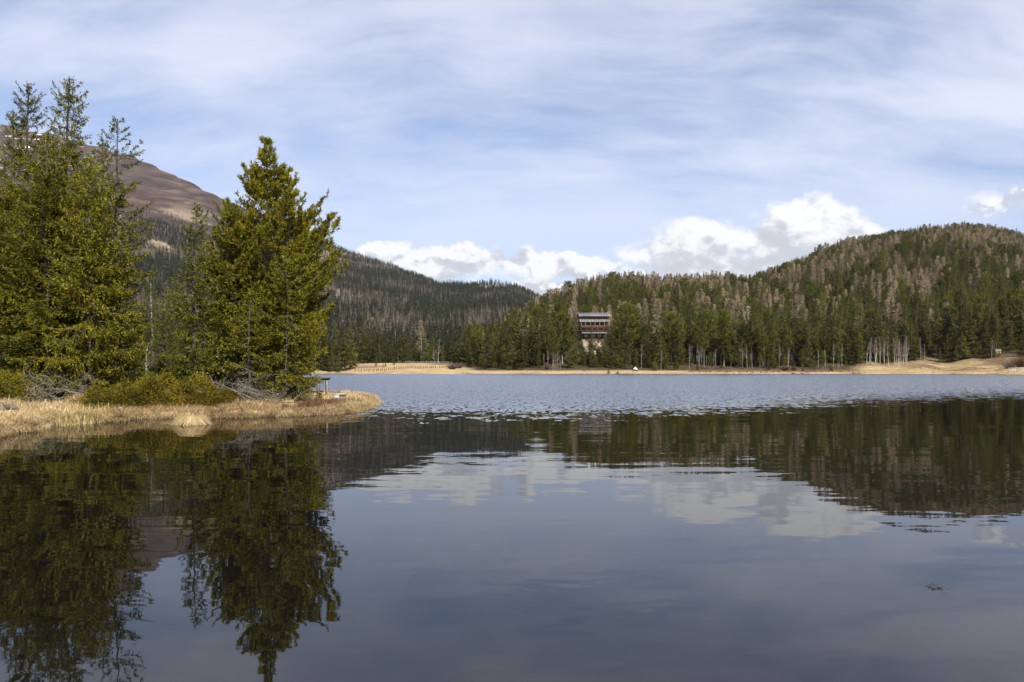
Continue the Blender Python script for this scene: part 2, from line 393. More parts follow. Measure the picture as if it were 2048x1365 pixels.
# water: a dark peaty lake, mirror-calm near by, ruffled by wind further out
m, q = mat('lake_water')
P = pos(q); X, Y, Z = q.sep(P)
def slope(vec, sc, det, rg, ax, ay, st):
    cc = q.v('SUBTRACT', q.noise(q.v('MULTIPLY', vec, st), sc, det, rg, out='Color'), (0.5, 0.5, 0.5))
    return q.v('MULTIPLY', cc, (ax, ay, 0.0))
warpn = q.noise(q.v('MULTIPLY', P, (0.035, 0.06, 0)), 1.0, 4, 0.6)
edge = q.m('ADD', 35.0, q.m('MULTIPLY', q.m('MAXIMUM', q.m('SUBTRACT', X, 8.0), 0.0), 0.75))
dd = q.m('ADD', q.m('SUBTRACT', Y, edge), q.m('MULTIPLY', q.m('SUBTRACT', warpn, 0.5), 20.0))
wind = q.ss(dd, -6.0, 24.0)
cat = q.ss(q.noise(q.v('MULTIPLY', P, (1.3, 0.6, 0)), 1.0, 2, 0.6), 0.46, 0.66)      # cat's paws at its edge
wind = q.m('ADD', wind, q.m('MULTIPLY', cat, q.m('MULTIPLY', q.ss(dd, -8.0, 4.0, 0.0, 0.40), q.ss(dd, 22.0, 4.0))), clamp=True)
s1 = slope(P, 0.75, 3, 0.55, 0.014, 0.038, (0.6, 2.2, 0))
s2 = slope(P, 4.2, 2, 0.5, 0.015, 0.036, (0.8, 1.8, 0))
paw2 = q.ss(q.noise(q.v('MULTIPLY', P, (0.16, 0.22, 0)), 1.0, 3, 0.6), 0.46, 0.68)
s2 = q.v('SCALE', s2, scale=q.m('ADD', 0.25, q.m('MULTIPLY', paw2, 0.9)))
fx_, fy_, _z = q.sep(slope(P, 3.0, 2, 0.6, 0.42, 0.40, (1.0, 1.5, 0)))
wa_ = q.ss(q.noise(q.v('MULTIPLY', P, (7.0, 1.7, 0)), 1.0, 1, 0.5), 0.40, 0.72)     # wavelets and their groups
wb_ = q.ss(q.noise(q.v('MULTIPLY', P, (3.3, 0.70, 0)), 1.0, 1, 0.5), 0.38, 0.70)
lift = q.m('MULTIPLY', q.m('ADD', 0.015, q.m('ADD', q.m('MULTIPLY', wa_, 0.21), q.m('MULTIPLY', wb_, 0.17))), -1.0)
s3 = q.v('SCALE', q.xyz(fx_, q.m('ADD', fy_, lift), 0.0), scale=wind)
nn = q.v('NORMALIZE', q.v('ADD', q.v('ADD', q.v('ADD', s1, s2), s3), (0, 0, 1)))
gl = q.new('ShaderNodeBsdfGlossy'); gl.inputs['Roughness'].default_value = 0.015; q.l.new(nn, gl.inputs['Normal'])
df = q.new('ShaderNodeBsdfDiffuse'); df.inputs[0].default_value = (0.0045, 0.0042, 0.0036, 1)
fr = q.new('ShaderNodeFresnel'); fr.inputs['IOR'].default_value = 1.58
q.l.new(q.v('NORMALIZE', q.v('ADD', q.v('SCALE', nn, scale=0.22), (0, 0, 0.78))), fr.inputs['Normal'])
mx = q.new('ShaderNodeMixShader'); q.l.new(fr.outputs[0], mx.inputs[0]); q.l.new(df.outputs[0], mx.inputs[1]); q.l.new(gl.outputs[0], mx.inputs[2])
surf(q, mx.outputs[0]); M['water'] = m

# ------------------------------------------------------------------ the land
def px_depth(X, Y):
    th = np.arctan2(X, Y); tc_ = np.clip(th, R(-62), R(62)); rho = np.hypot(X, Y)
    return 1024 + F * np.tan(tc_), rho * np.cos(tc_), th, rho

RIDGE_R = [(-4000, 735), (900, 720), (960, 690), (1030, 640), (1090, 608), (1150, 588), (1200, 570), (1270, 564), (1350, 571), (1430, 564), (1495, 567), (1560, 539), (1620, 514), (1700, 482), (1780, 471), (1860, 463), (1935, 453), (2000, 463), (2060, 478), (2300, 500), (2700, 560), (5000, 650)]
DIST_R = [(900, 620), (1090, 900), (1300, 1020), (1430, 1050), (1600, 1200), (2048, 1330), (5000, 1300)]
RIDGE_L = [(-4000, 500), (-900, 300), (-300, 236), (0, 256), (90, 272), (180, 294), (270, 322), (330, 348), (400, 380), (470, 416), (560, 446), (640, 474), (690, 498), (760, 526), (830, 552), (880, 570), (930, 572), (990, 568), (1035, 574), (1070, 594), (1100, 610), (1180, 650), (1350, 738), (5000, 738)]
DIST_L = [(-4000, 4200), (0, 4200), (300, 3950), (600, 3550), (800, 2950), (900, 2700), (1100, 2450), (1400, 2200)]
SHORE = [(-5000, 60), (-900, 110), (-300, 220), (300, 322), (660, 330), (760, 326), (900, 322), (1100, 318), (1250, 317), (1450, 318), (1700, 316), (1900, 306), (2048, 278), (2300, 230), (2800, 150), (5000, 60)]

def height(X, Y, detail=True):
    px, dep, th, rho = px_depth(np.asarray(X, float), np.asarray(Y, float))
    sh = interp(px, SHORE)
    back = sstep(np.abs(th), R(75), R(165)); sh = sh * (1 - back) + 4.0 * back
    sh = sh * (1 + 0.012 * np.sin(px * 0.021) + 0.008 * np.sin(px * 0.067 + 1))
    d = dep - sh
    z = np.where(d < 0, -1.6 * sstep(-d, 0, 6), 0.32 * sstep(d, 0, 1.6) + 0.062 * np.clip(d, 0, 25) + 0.024 * np.clip(d - 25, 0, 65) + 0.01 * np.clip(d - 90, 0, 300))
    lm = sstep(px, 600, 760) * (1 - sstep(px, 850, 985)); z = z + lm * 0.018 * np.clip(d - 15, 0, 90)
    rm = sstep(px, 1690, 1950); z = z + rm * 1.4 * sstep(d, 2, 70) * (1 - 0.2 * back)
    # right hill
    rd = interp(px, DIST_R); zr = np.maximum((HZ - interp(px, RIDGE_R) - 33) / F * rd, 0)
    t = np.clip((dep - sh - 22) / (rd - sh - 22), 0, 3)
    fr = np.where(t < 1, 0.45 * t + 0.55 * t * t * (3 - 2 * t), np.maximum(1 - 0.55 * (t - 1) ** 1.2, 0.2))
    hill = zr * fr * (1 - back)
    # left mountain
    ld = interp(px, DIST_L); zl = np.maximum((HZ - interp(px, RIDGE_L) + 5 - 9 * sstep(px, 480, 640)) / F * ld, 0)
    t2 = np.clip((dep - 620) / (ld - 620), 0, 2)
    fl = np.where(t2 < 1, t2 ** 1.32, np.maximum(1 - 0.5 * (t2 - 1), 0.3))
    mtn = zl * fl * (1 - back)
    z = z + np.maximum(hill, mtn)
    # the knoll that carries the house
    kx, ky = (1188 - 1024) / F * 374, 374
    z = z + 11.5 * np.exp(-(((X - kx) / 15) ** 2 + ((Y - ky - 4) / 17) ** 2) ** 1.5)
    if detail:
        z = z + np.where(d > 1, fbm(X * 0.012, Y * 0.012, 4) * np.clip(d * 0.02, 0, 26) * sstep(np.maximum(hill, mtn), 4, 60), 0)
        z = z + np.where(d > 0.5, fbm(X * 0.12, Y * 0.12, 3) * np.clip(d * 0.05, 0, 0.40), 0)
    return z, px, dep, d, hill, mtn

ths = np.concatenate([np.linspace(-180, -48, 45)[:-1], np.linspace(-48, 48, 330), np.linspace(48, 180, 45)[1:]])
rhos = np.concatenate([np.linspace(1.5, 270, 30)[:-1], np.linspace(270, 430, 130)[:-1], np.geomspace(430, 6500, 120), [9000, 14000, 22000]])
TH, RH = np.meshgrid(np.radians(ths), rhos)
GX = RH * np.sin(TH); GY = RH * np.cos(TH)
GZ, gpx, gdep, gd, ghill, gmtn = height(GX, GY)
GZ = np.where(RH > 7000, np.minimum(GZ, 150), GZ)
nr, nt = GX.shape
idx = np.arange(nr * nt).reshape(nr, nt)
quads = np.stack([idx[:-1, :-1], idx[:-1, 1:], idx[1:, 1:], idx[1:, :-1]], -1).reshape(-1, 4)
gm = MB().add(np.stack([GX, GY, GZ], -1).reshape(-1, 3), quads)
gme = gm.mesh('ground', M['ground'], smooth=True)
def gattr(me, name, arr):
    a = me.attributes.new(name, 'FLOAT', 'POINT'); a.data.foreach_set('value', np.ascontiguousarray(arr, np.float32).ravel())
meadow_w = (sstep(gpx, 640, 690) * (1 - sstep(gpx, 925, 960)) * (1 - sstep(gd, 88, 108)) + (1 - sstep(gd, 12, 20)) * (gpx < 1380) + (1 - sstep(gd, 5, 8)) * (gpx >= 1380) * (gpx < 1700)
            + sstep(gpx, 1690, 1740) * (1 - sstep(gd, 24, 70 * np.ones_like(gd))))
gattr(gme, 'forest', np.clip(1 - meadow_w, 0, 1))
lmask = sstep(gpx, 640, 690) * (1 - sstep(gpx, 930, 960))
hn = fbm(GX * 0.09, GY * 0.05, 4)
gattr(gme, 'heath', np.clip(sstep(gpx, 1360, 1400) * (1 - sstep(gpx, 1690, 1720)) * sstep(gd, 5, 7) * (1 - sstep(gd, 16, 26)) + 0.75 * lmask * sstep(fbm(GX * 0.06 + 4, GY * 0.04, 4), -0.02, 0.10) * sstep(gd, 22, 40) + 0.9 * sstep(gpx, 1780, 1850) * sstep(hn, 0.0, 0.12) * sstep(gd, 8, 14) * (1 - sstep(gd, 70, 90)), 0, 1))
TREELINE = 560 + 230 * fbm(GX * 0.0016, GY * 0.0016, 4) * 2
gattr(gme, 'slope', sstep(gmtn, 15, 60) * (gmtn > ghill))
gattr(gme, 'alpine', sstep(gmtn - TREELINE, -230, -10))
gattr(gme, 'snow', sstep(gmtn, 640, 840) * (1 - sstep(gpx, 60, 240)))
rk = at(322, 492, 2450); rk2 = at(1000, 575, 2620); rk3 = at(790, 590, 1700)
def blob(c, rx, ry): return np.exp(-((GX - c.x) / rx) ** 2 - ((GY - c.y) / ry) ** 2)
gattr(gme, 'rock', np.clip(0.6 * sstep(fbm(GX * 0.006, GY * 0.004, 5), 0.16, 0.26) * sstep(gmtn, 60, 160) * (1 - sstep(gmtn, 500, 640)) + 1.2 * blob(rk2, 60, 260), 0, 1))
ground = tag(link('ground', gme), kind='structure')

wa = np.radians(np.concatenate([np.arange(0, 360, 4)]))
wr = [0.5, 20, 60, 150, 420]
wv = [(0, 0, 0)] + [(r_ * math.sin(a), r_ * math.cos(a), 0) for r_ in wr for a in wa]
na = len(wa); wm = MB()
wm.add(np.array(wv), [(0, 1 + (i + 1) % na, 1 + i) for i in range(na)])
wm.f.append((np.array([(1 + k * na + i, 1 + k * na + (i + 1) % na, 1 + (k + 1) * na + (i + 1) % na, 1 + (k + 1) * na + i) for k in range(len(wr) - 1) for i in range(na)]), 0))
wm.f[0] = (wm.f[0][0][:, ::-1], 0); wm.f[1] = (wm.f[1][0][:, ::-1], 0)
lake = tag(wm.obj('lake_water', M['water'], smooth=True), kind='structure')
bpy.context.view_layer.update()
if lake.data.polygons[0].normal.z < 0: lake.data.flip_normals()

# the near bank on the left: a low peninsula of peat and sedge
BANK = [(-1500, 20.5), (-420, 20.5), (-60, 22.4), (0, 23.4), (35, 24.9), (70, 25.6), (78, 27.9), (130, 28.7), (200, 29.6), (244, 30.6), (262, 32.0), (340, 31.9), (410, 31.9), (480, 32.6), (560, 33.2), (640, 34.3), (700, 36.2), (735, 39.8), (750, 45), (748, 50), (722, 54), (660, 57), (600, 62), (400, 76), (100, 84), (-1500, 84)]
poly = np.array([((px - 1024) / F * Y, Y) for px, Y in BANK])
def poly_dist(x, y):
    """signed distance to the bank's outline, positive inside"""
    x = np.asarray(x, float); y = np.asarray(y, float)
    dmin = np.full(x.shape, 1e9); ins = np.zeros(x.shape, bool); n = len(poly)
    for i in range(n):
        ax, ay = poly[i]; bx, by = poly[(i + 1) % n]
        ex, ey = bx - ax, by - ay; t = np.clip(((x - ax) * ex + (y - ay) * ey) / (ex * ex + ey * ey), 0, 1)
        dmin = np.minimum(dmin, np.hypot(x - ax - t * ex, y - ay - t * ey))
        ins ^= ((ay > y) != (by > y)) & (x < (bx - ax) * (y - ay) / (by - ay + 1e-12) + ax)
    return np.where(ins, dmin, -dmin)
def bank_h(x, y):
    d = poly_dist(x, y) + 0.25 * fbm(x * 1.1, y * 1.1, 3) + 0.30 * fbm(x * 0.4, y * 0.4, 2)
    z = np.where(d < 0, -0.5 * sstep(-d, 0, 0.6), 0.28 * sstep(d, 0, 0.22) + 0.20 * sstep(d, 0.1, 3.0) + 0.30 * sstep(d, 2.5, 9) + np.clip(d * 1.5, 0, 1) * (0.50 - 0.30 * sstep(1024 + F * x / np.maximum(y, 1), 540, 620)) * fbm(x * 0.62, y * 0.62, 3))
    return z, d
bx_ = np.arange(-66, -5, 0.28); by_ = np.arange(19, 86, 0.28)
BX, BY = np.meshgrid(bx_, by_)
BZ, BD = bank_h(BX, BY)
keep = BD > -0.7
ii = np.arange(BX.size).reshape(BX.shape)
bq = np.stack([ii[:-1, :-1], ii[:-1, 1:], ii[1:, 1:], ii[1:, :-1]], -1).reshape(-1, 4)
kq = keep.ravel()[bq].any(axis=1); bq = bq[kq]
used = np.unique(bq); remap = np.full(BX.size, -1); remap[used] = np.arange(len(used))
bm_ = MB().add(np.stack([BX, BY, BZ], -1).reshape(-1, 3)[used], remap[bq])
bme = bm_.mesh('bank', M['bank'], smooth=True)
bpx = 1024 + F * BX / BY
gattr(bme, 'peat', (1 - sstep(BZ, 0.10, 0.26)).ravel()[used])
gattr(bme, 'forest', (sstep(BD, 2.0, 5.0) * (1 - sstep(bpx, 600, 640))).ravel()[used])
bank = tag(link('bank', bme), kind='structure')
def bz(x, y): return float(bank_h(np.array([x]), np.array([y]))[0][0])

# ------------------------------------------------------------------ trees: generators
def unit(v): return v / (np.linalg.norm(v, axis=-1, keepdims=True) + 1e-9)

def conifer(seed, H, prof, lean=0.0, zb=0.5, dens=14, den_tw=15, spray=(0.120, 0.0245), step=0.032, droop=0.35, elev=None, curve=None,
            bare=0.12, comb=0.0, tuft=False, wood_k=3, trunk_r=None, az_bias=None, twig_len=1.0, dead_below=0.10, gap=0.0):
    """returns trunk MB and crown MB (0 needles, 1 twigs); prof: (height fraction, reach in m) points"""
    rng = np.random.RandomState(seed)
    trunk = MB(); crown = MB(); wood = MB()
    S = 14; zs = np.linspace(0, 1, S); ph = rng.rand() * 6
    def axis(u): return np.stack([lean * u + 0.06 * np.sin(u * 5 + ph), 0.06 * np.sin(u * 4 + ph * 2) + 0 * u, H * u], -1)
    tr = trunk_r or 0.0095 * H
    trunk.tubes(axis(zs), tr * (1 - zs) ** 0.8 * (1 + 0.35 * np.exp(-zs * 30)) + 0.012, k=8)
    nb = int(dens * (1.5 if spray[0] < 0.3 else 1.0) * (H - zb)); den_tw = den_tw * (1.45 if spray[0] < 0.3 else 1.0)
    u = np.sort(zb / H + (1 - zb / H) * (rng.rand(nb) ** 1.08)); u = np.minimum(u, 0.985)
    if gap:                                   # whorls with air between
        wsp = gap / H; u = np.round(u / wsp) * wsp + rng.randn(nb) * wsp * 0.12; u = np.clip(u, zb / H, 0.988)
    azm = np.arange(nb) * 2.39996 + rng.randn(nb) * 0.5
    Rm = np.interp(u, [a for a, _ in prof], [c for _, c in prof])
    L = Rm * rng.uniform(0.55, 1.12, nb)
    if az_bias is not None: L *= 1 + az_bias[1] * np.cos(azm - az_bias[0])
    L = np.maximum(L, 0.12)
    e0 = np.interp(u, *(elev or ([0, 0.4, 0.8, 1], [-0.35, -0.15, 0.25, 0.9]))) + rng.randn(nb) * 0.14
    cv = np.interp(u, *(curve or ([0, 0.6, 1], [0.10, 0.15, 0.25]))) + rng.randn(nb) * 0.07
    dh = np.stack([np.cos(azm), np.sin(azm), 0 * azm], -1); perp = np.stack([-np.sin(azm), np.cos(azm), 0 * azm], -1)
    swirl = rng.randn(nb) * 0.10
    B0 = axis(u)
    def P(i, s): return B0[i] + dh[i] * (L[i] * s)[:, None] + perp[i] * (L[i] * swirl[i] * s * s)[:, None] + np.array([0, 0, 1.0]) * (L[i] * (e0[i] * s + (cv[i] - 0.0) * s * s - 0.12 * np.sin(s * 3.1)))[:, None]
    ns = 5; ss_ = np.linspace(0, 1, ns)
    paths = np.stack([P(np.arange(nb), np.full(nb, q_)) for q_ in ss_], 1)
    br = np.maximum(0.011 * L, 0.006)[:, None] * (1.05 - ss_)[None] + 0.003
    wood.tubes(paths, br, k=wood_k, tint=rng.rand(nb) * 0.6)
    bt = rng.rand(nb)                                           # tint of each branch
    # twigs
    cnt = np.maximum((L * den_tw).astype(int), 3)
    bi = np.repeat(np.arange(nb), cnt); n = len(bi)
    s = rng.uniform(bare * 0.35, 1.0, n) ** 0.85; s[rng.rand(n) < 0.05] = 1.0
    side = np.where(rng.rand(n) < 0.5, 1, -1)
    phi = np.radians(rng.uniform(22, 68, n)) * np.where(s > 0.95, 0.25, 1)
    p0 = P(bi, s); tang = unit(P(bi, np.minimum(s + 0.05, 1.05)) - P(bi, s - 0.05))
    td = unit(tang * np.cos(phi)[:, None] + perp[bi] * (side * np.sin(phi))[:, None] + np.array([0, 0, 1.0]) * (rng.uniform(-1, 0.45, n) * droop)[:, None])
    if comb:
        hang = rng.rand(n) < comb
        td[hang] = unit(td[hang] * 0.30 + np.array([0, 0, -1.0]) + rng.randn(hang.sum(), 3) * 0.12)
    tl = np.clip(L[bi] * 0.30 * (1.15 - s * 0.75), 0.12 if spray[0] < 0.3 else 0.04, 0.85) * rng.uniform(0.6, 1.25, n) * twig_len
    dead = (s < bare + 0.25 * rng.rand(n) * (rng.rand(n) < 0.5)) | (u[bi] < dead_below * rng.uniform(0.4, 1.5, nb)[bi])
    dead |= rng.rand(n) < 0.05
    # bare lichened twigs
    dI = np.where(dead)[0]
    for rep in range(2):
        j = rng.randn(len(dI), 3) * 0.35
        wood.diamonds(p0[dI], unit(td[dI] + j), rng.randn(len(dI), 3), tl[dI] * rng.uniform(0.6, 1.3, len(dI)), np.full(len(dI), 0.007 * max(1, spray[1] / 0.032)), rng.uniform(0.2, 1.0, len(dI)), back=0.15)
    aI = np.where(~dead)[0]
    if tuft:
        k = 15
        # shoots turn up and carry brushes of needles
        up = unit(td[aI] * 0.65 + np.array([0, 0, 1.0]) * rng.uniform(0.25, 0.85, len(aI))[:, None])
        mid = p0[aI] + td[aI] * (tl[aI] * 0.55)[:, None]; tip = mid + up * (tl[aI] * 0.55)[:, None]
        wood.diamonds(p0[aI], tip - p0[aI], rng.randn(len(aI), 3), np.linalg.norm(tip - p0[aI], axis=1), np.full(len(aI), 0.008), rng.rand(len(aI)) * 0.5)
        rp = np.repeat(np.arange(len(aI)), k); nn_ = len(rp)
        f_ = rng.uniform(-0.35, 0.85, nn_)
        st = tip[rp] + up[rp] * (f_ * 0.19)[:, None]
        d_ = unit(up[rp] * rng.uniform(0.7, 1.5, nn_)[:, None] + rng.randn(nn_, 3) * 0.62)
        tint = np.clip(0.30 + 0.38 * bt[bi[aI]][rp] + rng.randn(len(aI))[rp] * 0.13 + rng.randn(nn_) * 0.10, 0, 1)
        crown.diamonds(st, d_, rng.randn(nn_, 3), spray[0] * rng.uniform(0.7, 1.25, nn_), spray[1] * rng.uniform(0.7, 1.3, nn_), tint)
    else:
        m_ = np.maximum((tl[aI] / step).astype(int), 2)
        rp = np.repeat(np.arange(len(aI)), m_); nn_ = len(rp); first = np.cumsum(m_) - m_
        f_ = (np.arange(nn_) - first[rp] + rng.rand(nn_)) / m_[rp]
        sag = np.array([0, 0, -1.0]) * (f_ ** 2 * tl[aI][rp] * 0.22 * droop / 0.35)[:, None]
        st = p0[aI][rp] + td[aI][rp] * (tl[aI][rp] * f_)[:, None] + sag + rng.randn(nn_, 3) * spray[1] * 0.6
        d_ = unit(td[aI][rp] + rng.randn(nn_, 3) * 0.48)
        nv_ = np.array([0, 0, 1.0]) + rng.randn(nn_, 3) * 0.75
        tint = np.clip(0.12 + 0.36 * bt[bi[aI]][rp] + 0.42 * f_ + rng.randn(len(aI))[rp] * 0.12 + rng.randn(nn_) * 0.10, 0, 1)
        fs = (0.30 + 0.70 * np.minimum(1, L / 2.0)) if spray[0] > 0.3 else np.ones(nb)
        crown.diamonds(st, d_, nv_, fs[bi[aI]][rp] * spray[0] * rng.uniform(0.6, 1.25, nn_), spray[1] * rng.uniform(0.7, 1.3, nn_), tint)
        # shoots along the branches and the leader
        c2 = np.maximum((L * (16 if spray[0] < 0.3 else 9)).astype(int), 2); rb = np.repeat(np.arange(nb), c2); ok = u[rb] > dead_below; rb = rb[ok]
        s2_ = rng.uniform(max(bare, 0.12), 1, len(rb)); q0 = P(rb, s2_); tg = unit(P(rb, s2_ + 0.04) - P(rb, s2_ - 0.04))
        crown.diamonds(q0, unit(tg + rng.randn(len(rb), 3) * 0.45), np.array([0, 0, 1.0]) + rng.randn(len(rb), 3) * 0.7, fs[rb] * spray[0] * rng.uniform(0.7, 1.3, len(rb)), spray[1] * rng.uniform(0.8, 1.3, len(rb)), np.clip(0.35 + 0.3 * bt[rb] + rng.randn(len(rb)) * 0.15, 0, 1))
    nl = 60 if spray[0] < 0.4 else 8
    ul = rng.uniform(0.93, 1.0, nl); crown.diamonds(axis(ul), unit(np.array([0, 0, 1.0]) + rng.randn(nl, 3) * 0.6), rng.randn(nl, 3), np.full(nl, spray[0] * (1 if spray[0] < 0.3 else 0.6)), np.full(nl, spray[1]), rng.uniform(0.3, 0.8, nl))
    return trunk, crown, wood

def plant_tree(name, label, cat, x, y, z, parts, mats, rz=0.0, group=None):
    root = tag(empty(name, (x, y, z), rz), label, cat, group)
    for pn, mb, mt in zip(('trunk', 'crown', 'branches'), parts, mats):
        if mb.v: mb.obj(pn, mt, root)
    return root

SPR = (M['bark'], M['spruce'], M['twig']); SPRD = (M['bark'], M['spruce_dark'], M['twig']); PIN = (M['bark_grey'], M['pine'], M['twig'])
def near(seed, px, top, Y, name, label, cat, mats, prof_px, base_px=None, **kw):
    """prof_px: (row in the photograph, reach in photograph pixels)"""
    bpx_ = base_px if base_px is not None else px
    x = (bpx_ - 1024) / F * Y; z0 = bz(x, Y) - 0.05
    ztop = CAMZ + (HZ - top) / F * Y; H = ztop - z0
    prof = sorted([((CAMZ + (HZ - r_) / F * Y - z0) / H, w / F * Y) for r_, w in prof_px])
    lean = (px - bpx_) / F * Y
    parts = conifer(seed, H, prof, lean=lean, **kw)
    return plant_tree(name, label, cat, x, Y, z0, parts, mats)

EL_UP = ([0, 0.5, 0.85, 1], [-0.25, 0.05, 0.35, 1.0])
near(11, 140, 158, 38.5, 'spruce_tree', 'tallest spruce on the near bank, open top with hanging comb-like twigs', 'spruce', SPR,
     [(158, 6), (185, 24), (230, 42), (262, 50), (268, 34), (300, 46), (330, 70), (400, 95), (500, 118), (600, 130), (700, 135), (790, 110)], base_px=126, comb=0.40, gap=0.42, dens=15, bare=0.16, den_tw=15, elev=([0, 0.35, 0.7, 0.9, 1], [-0.42, -0.30, -0.12, 0.12, 0.9]), curve=([0, 0.6, 1], [0.10, 0.22, 0.25]))
near(12, 58, 170, 42.0, 'spruce_tree', 'tall spruce with a thin bare-sided spire, second tallest on the near bank', 'spruce', SPR,
     [(170, 5), (200, 26), (235, 30), (262, 42), (285, 34), (330, 50), (420, 70), (560, 84), (700, 92), (790, 80)], comb=0.2, gap=0.42, dens=13, den_tw=15)
near(13, 26, 222, 45.0, 'spruce_tree', 'narrow spruce spire at the left edge of the picture', 'spruce', SPR,
     [(222, 5), (260, 18), (320, 28), (450, 50), (600, 66), (780, 70)], comb=0.1, gap=0.4, dens=12, den_tw=14)
near(14, 233, 240, 37.0, 'spruce_tree', 'spruce with flat open tiers and bare trunk at the right of the tall group', 'spruce', SPR,
     [(240, 6), (270, 22), (310, 42), (330, 52), (345, 34), (420, 52), (480, 58), (580, 62), (680, 66), (760, 56)], base_px=226, gap=0.46, dens=11, bare=0.22, den_tw=14, trunk_r=0.10, elev=([0, 0.5, 0.8, 1], [-0.30, -0.10, 0.02, 0.8]), curve=([0, 0.6, 1], [0.10, 0.18, 0.12]), az_bias=(0.0, 0.12))
near(15, 205, 276, 43.0, 'spruce_tree', 'slender spruce tip tucked behind the tall open-tiered spruce', 'spruce', SPRD,
     [(276, 5), (310, 20), (400, 40), (560, 60), (770, 70)], gap=0.4, dens=11, den_tw=13)
near(16, 95, 268, 36.5, 'spruce_tree', 'dense bushy spruce between the two tallest spires of the near bank', 'spruce', SPR,
     [(268, 5), (300, 22), (350, 44), (450, 66), (600, 90), (740, 100), (800, 80)], gap=0.38, dens=14, den_tw=15)
near(17, 180, 330, 35.5, 'spruce_tree', 'broad leaning-branched spruce at the front of the tall group', 'spruce', SPR,
     [(330, 5), (380, 36), (460, 60), (560, 80), (680, 92), (780, 60)], gap=0.4, dens=15, den_tw=15, comb=0.2, dead_below=0.12, trunk_r=0.07, bare=0.05)
near(18, -30, 300, 37.0, 'spruce_tree', 'dense spruce cut off by the left edge, lichen-grey low branches', 'spruce', SPR,
     [(300, 5), (350, 44), (450, 72), (600, 92), (740, 110), (800, 90)], gap=0.4, dens=13, den_tw=14, dead_below=0.2)
near(19, 304, 545, 58.0, 'spruce_tree', 'slim spruce with a pale bare trunk standing back in the gap', 'spruce', (M['bark_grey'], M['spruce_dark'], M['twig']),
     [(545, 4), (600, 20), (680, 30), (760, 34)], gap=0.45, dens=9, bare=0.25, den_tw=12)
near(20, 334, 560, 62.0, 'dead_tree', 'dead grey conifer with pale bare branches in the gap', 'dead tree', (M['bark'], M['spruce_dark'], M['twig']),
     [(560, 4), (600, 14), (680, 22), (760, 24)], gap=0.5, dens=10, dead_below=2.5, den_tw=14, trunk_r=0.05)
near(21, 352, 550, 64.0, 'spruce_tree', 'dark slim spruce behind the narrow spruce of the middle', 'spruce', SPRD,
     [(550, 4), (600, 22), (680, 30), (770, 36)], gap=0.4, dens=11, den_tw=12)
near(22, 395, 412, 36.0, 'spruce_tree', 'narrow spruce with a knobbly open spire beside the big pine', 'spruce', SPRD,
     [(412, 4), (440, 17), (480, 24), (492, 30), (510, 18), (560, 40), (640, 52), (720, 56), (785, 44)], base_px=384, gap=0.40, dens=14, den_tw=16, elev=EL_UP)
near(23, 531, 284, 39.6, 'pine_tree', 'big broad pine with upturned brush-like branch ends above the bank tip', 'pine', PIN,
     [(290, 2), (310, 8), (345, 24), (385, 46), (405, 62), (440, 76), (480, 94), (540, 122), (600, 132), (660, 104), (740, 70), (780, 40)], base_px=544, tuft=True, dens=20, bare=0.30, den_tw=15, spray=(0.185, 0.023), gap=0.5, twig_len=0.9, az_bias=(0.0, 0.10),
     elev=([0, 0.35, 0.7, 0.9, 1], [-0.15, 0.02, 0.25, 0.45, 0.7]), curve=([0, 0.6, 1], [0.25, 0.32, 0.25]), dead_below=0.12)
near(24, 470, 408, 38.0, 'spruce_tree', 'yellow-green spruce growing into the left side of the big pine', 'spruce', SPR,
     [(408, 5), (440, 36), (500, 58), (580, 72), (660, 80), (740, 76), (790, 50)], gap=0.42, dens=14, den_tw=14, dead_below=0.17)
near(25, 572, 520, 36.2, 'spruce_tree', 'broad low spruce in front of the big pine, its branches reaching over the table', 'spruce', SPR,
     [(520, 6), (560, 40), (620, 62), (680, 72), (730, 70), (780, 48)], gap=0.36, dens=15, den_tw=14, dead_below=0.10, az_bias=(0.0, -0.05), trunk_r=0.055, bare=0.05)
near(26, 500, 590, 35.2, 'spruce_tree', 'bushy spruce with grey dead lower branches below the big pine', 'spruce', SPR,
     [(590, 5), (630, 34), (680, 50), (740, 60), (790, 56)], gap=0.36, dens=13, den_tw=13, dead_below=0.36, trunk_r=0.05)
near(27, 440, 600, 37.5, 'spruce_tree', 'low dark spruce between the narrow spruce and the big pine', 'spruce', SPRD,
     [(600, 5), (650, 30), (720, 44), (785, 40)], gap=0.36, dens=13, den_tw=14)
near(28, 270, 640, 44.0, 'spruce_tree', 'small spruce filling the foot of the gap', 'spruce', SPRD,
     [(640, 5), (690, 26), (760, 40), (790, 36)], gap=0.36, dens=13, den_tw=13)
for k, (px, top, Y, w, lb) in enumerate([(598, 782, 36.4, 22, 'tiny yellow-green spruce on the sedge below the table'), (640, 790, 37.6, 10, 'smallest spruce seedling, nearest the tip of the bank'), (612, 770, 40.0, 16, 'waist-high spruce at the edge of the low branches')]):
    near(40 + k, px, top, Y, 'spruce_sapling', lb, 'sapling', SPR, [(top, 2), (top + 14, w), (top + 30, w * 1.3), (top + 44, w)], dens=44, den_tw=20, zb=0.05, dead_below=0.0, spray=(0.11, 0.026), bare=0.1)

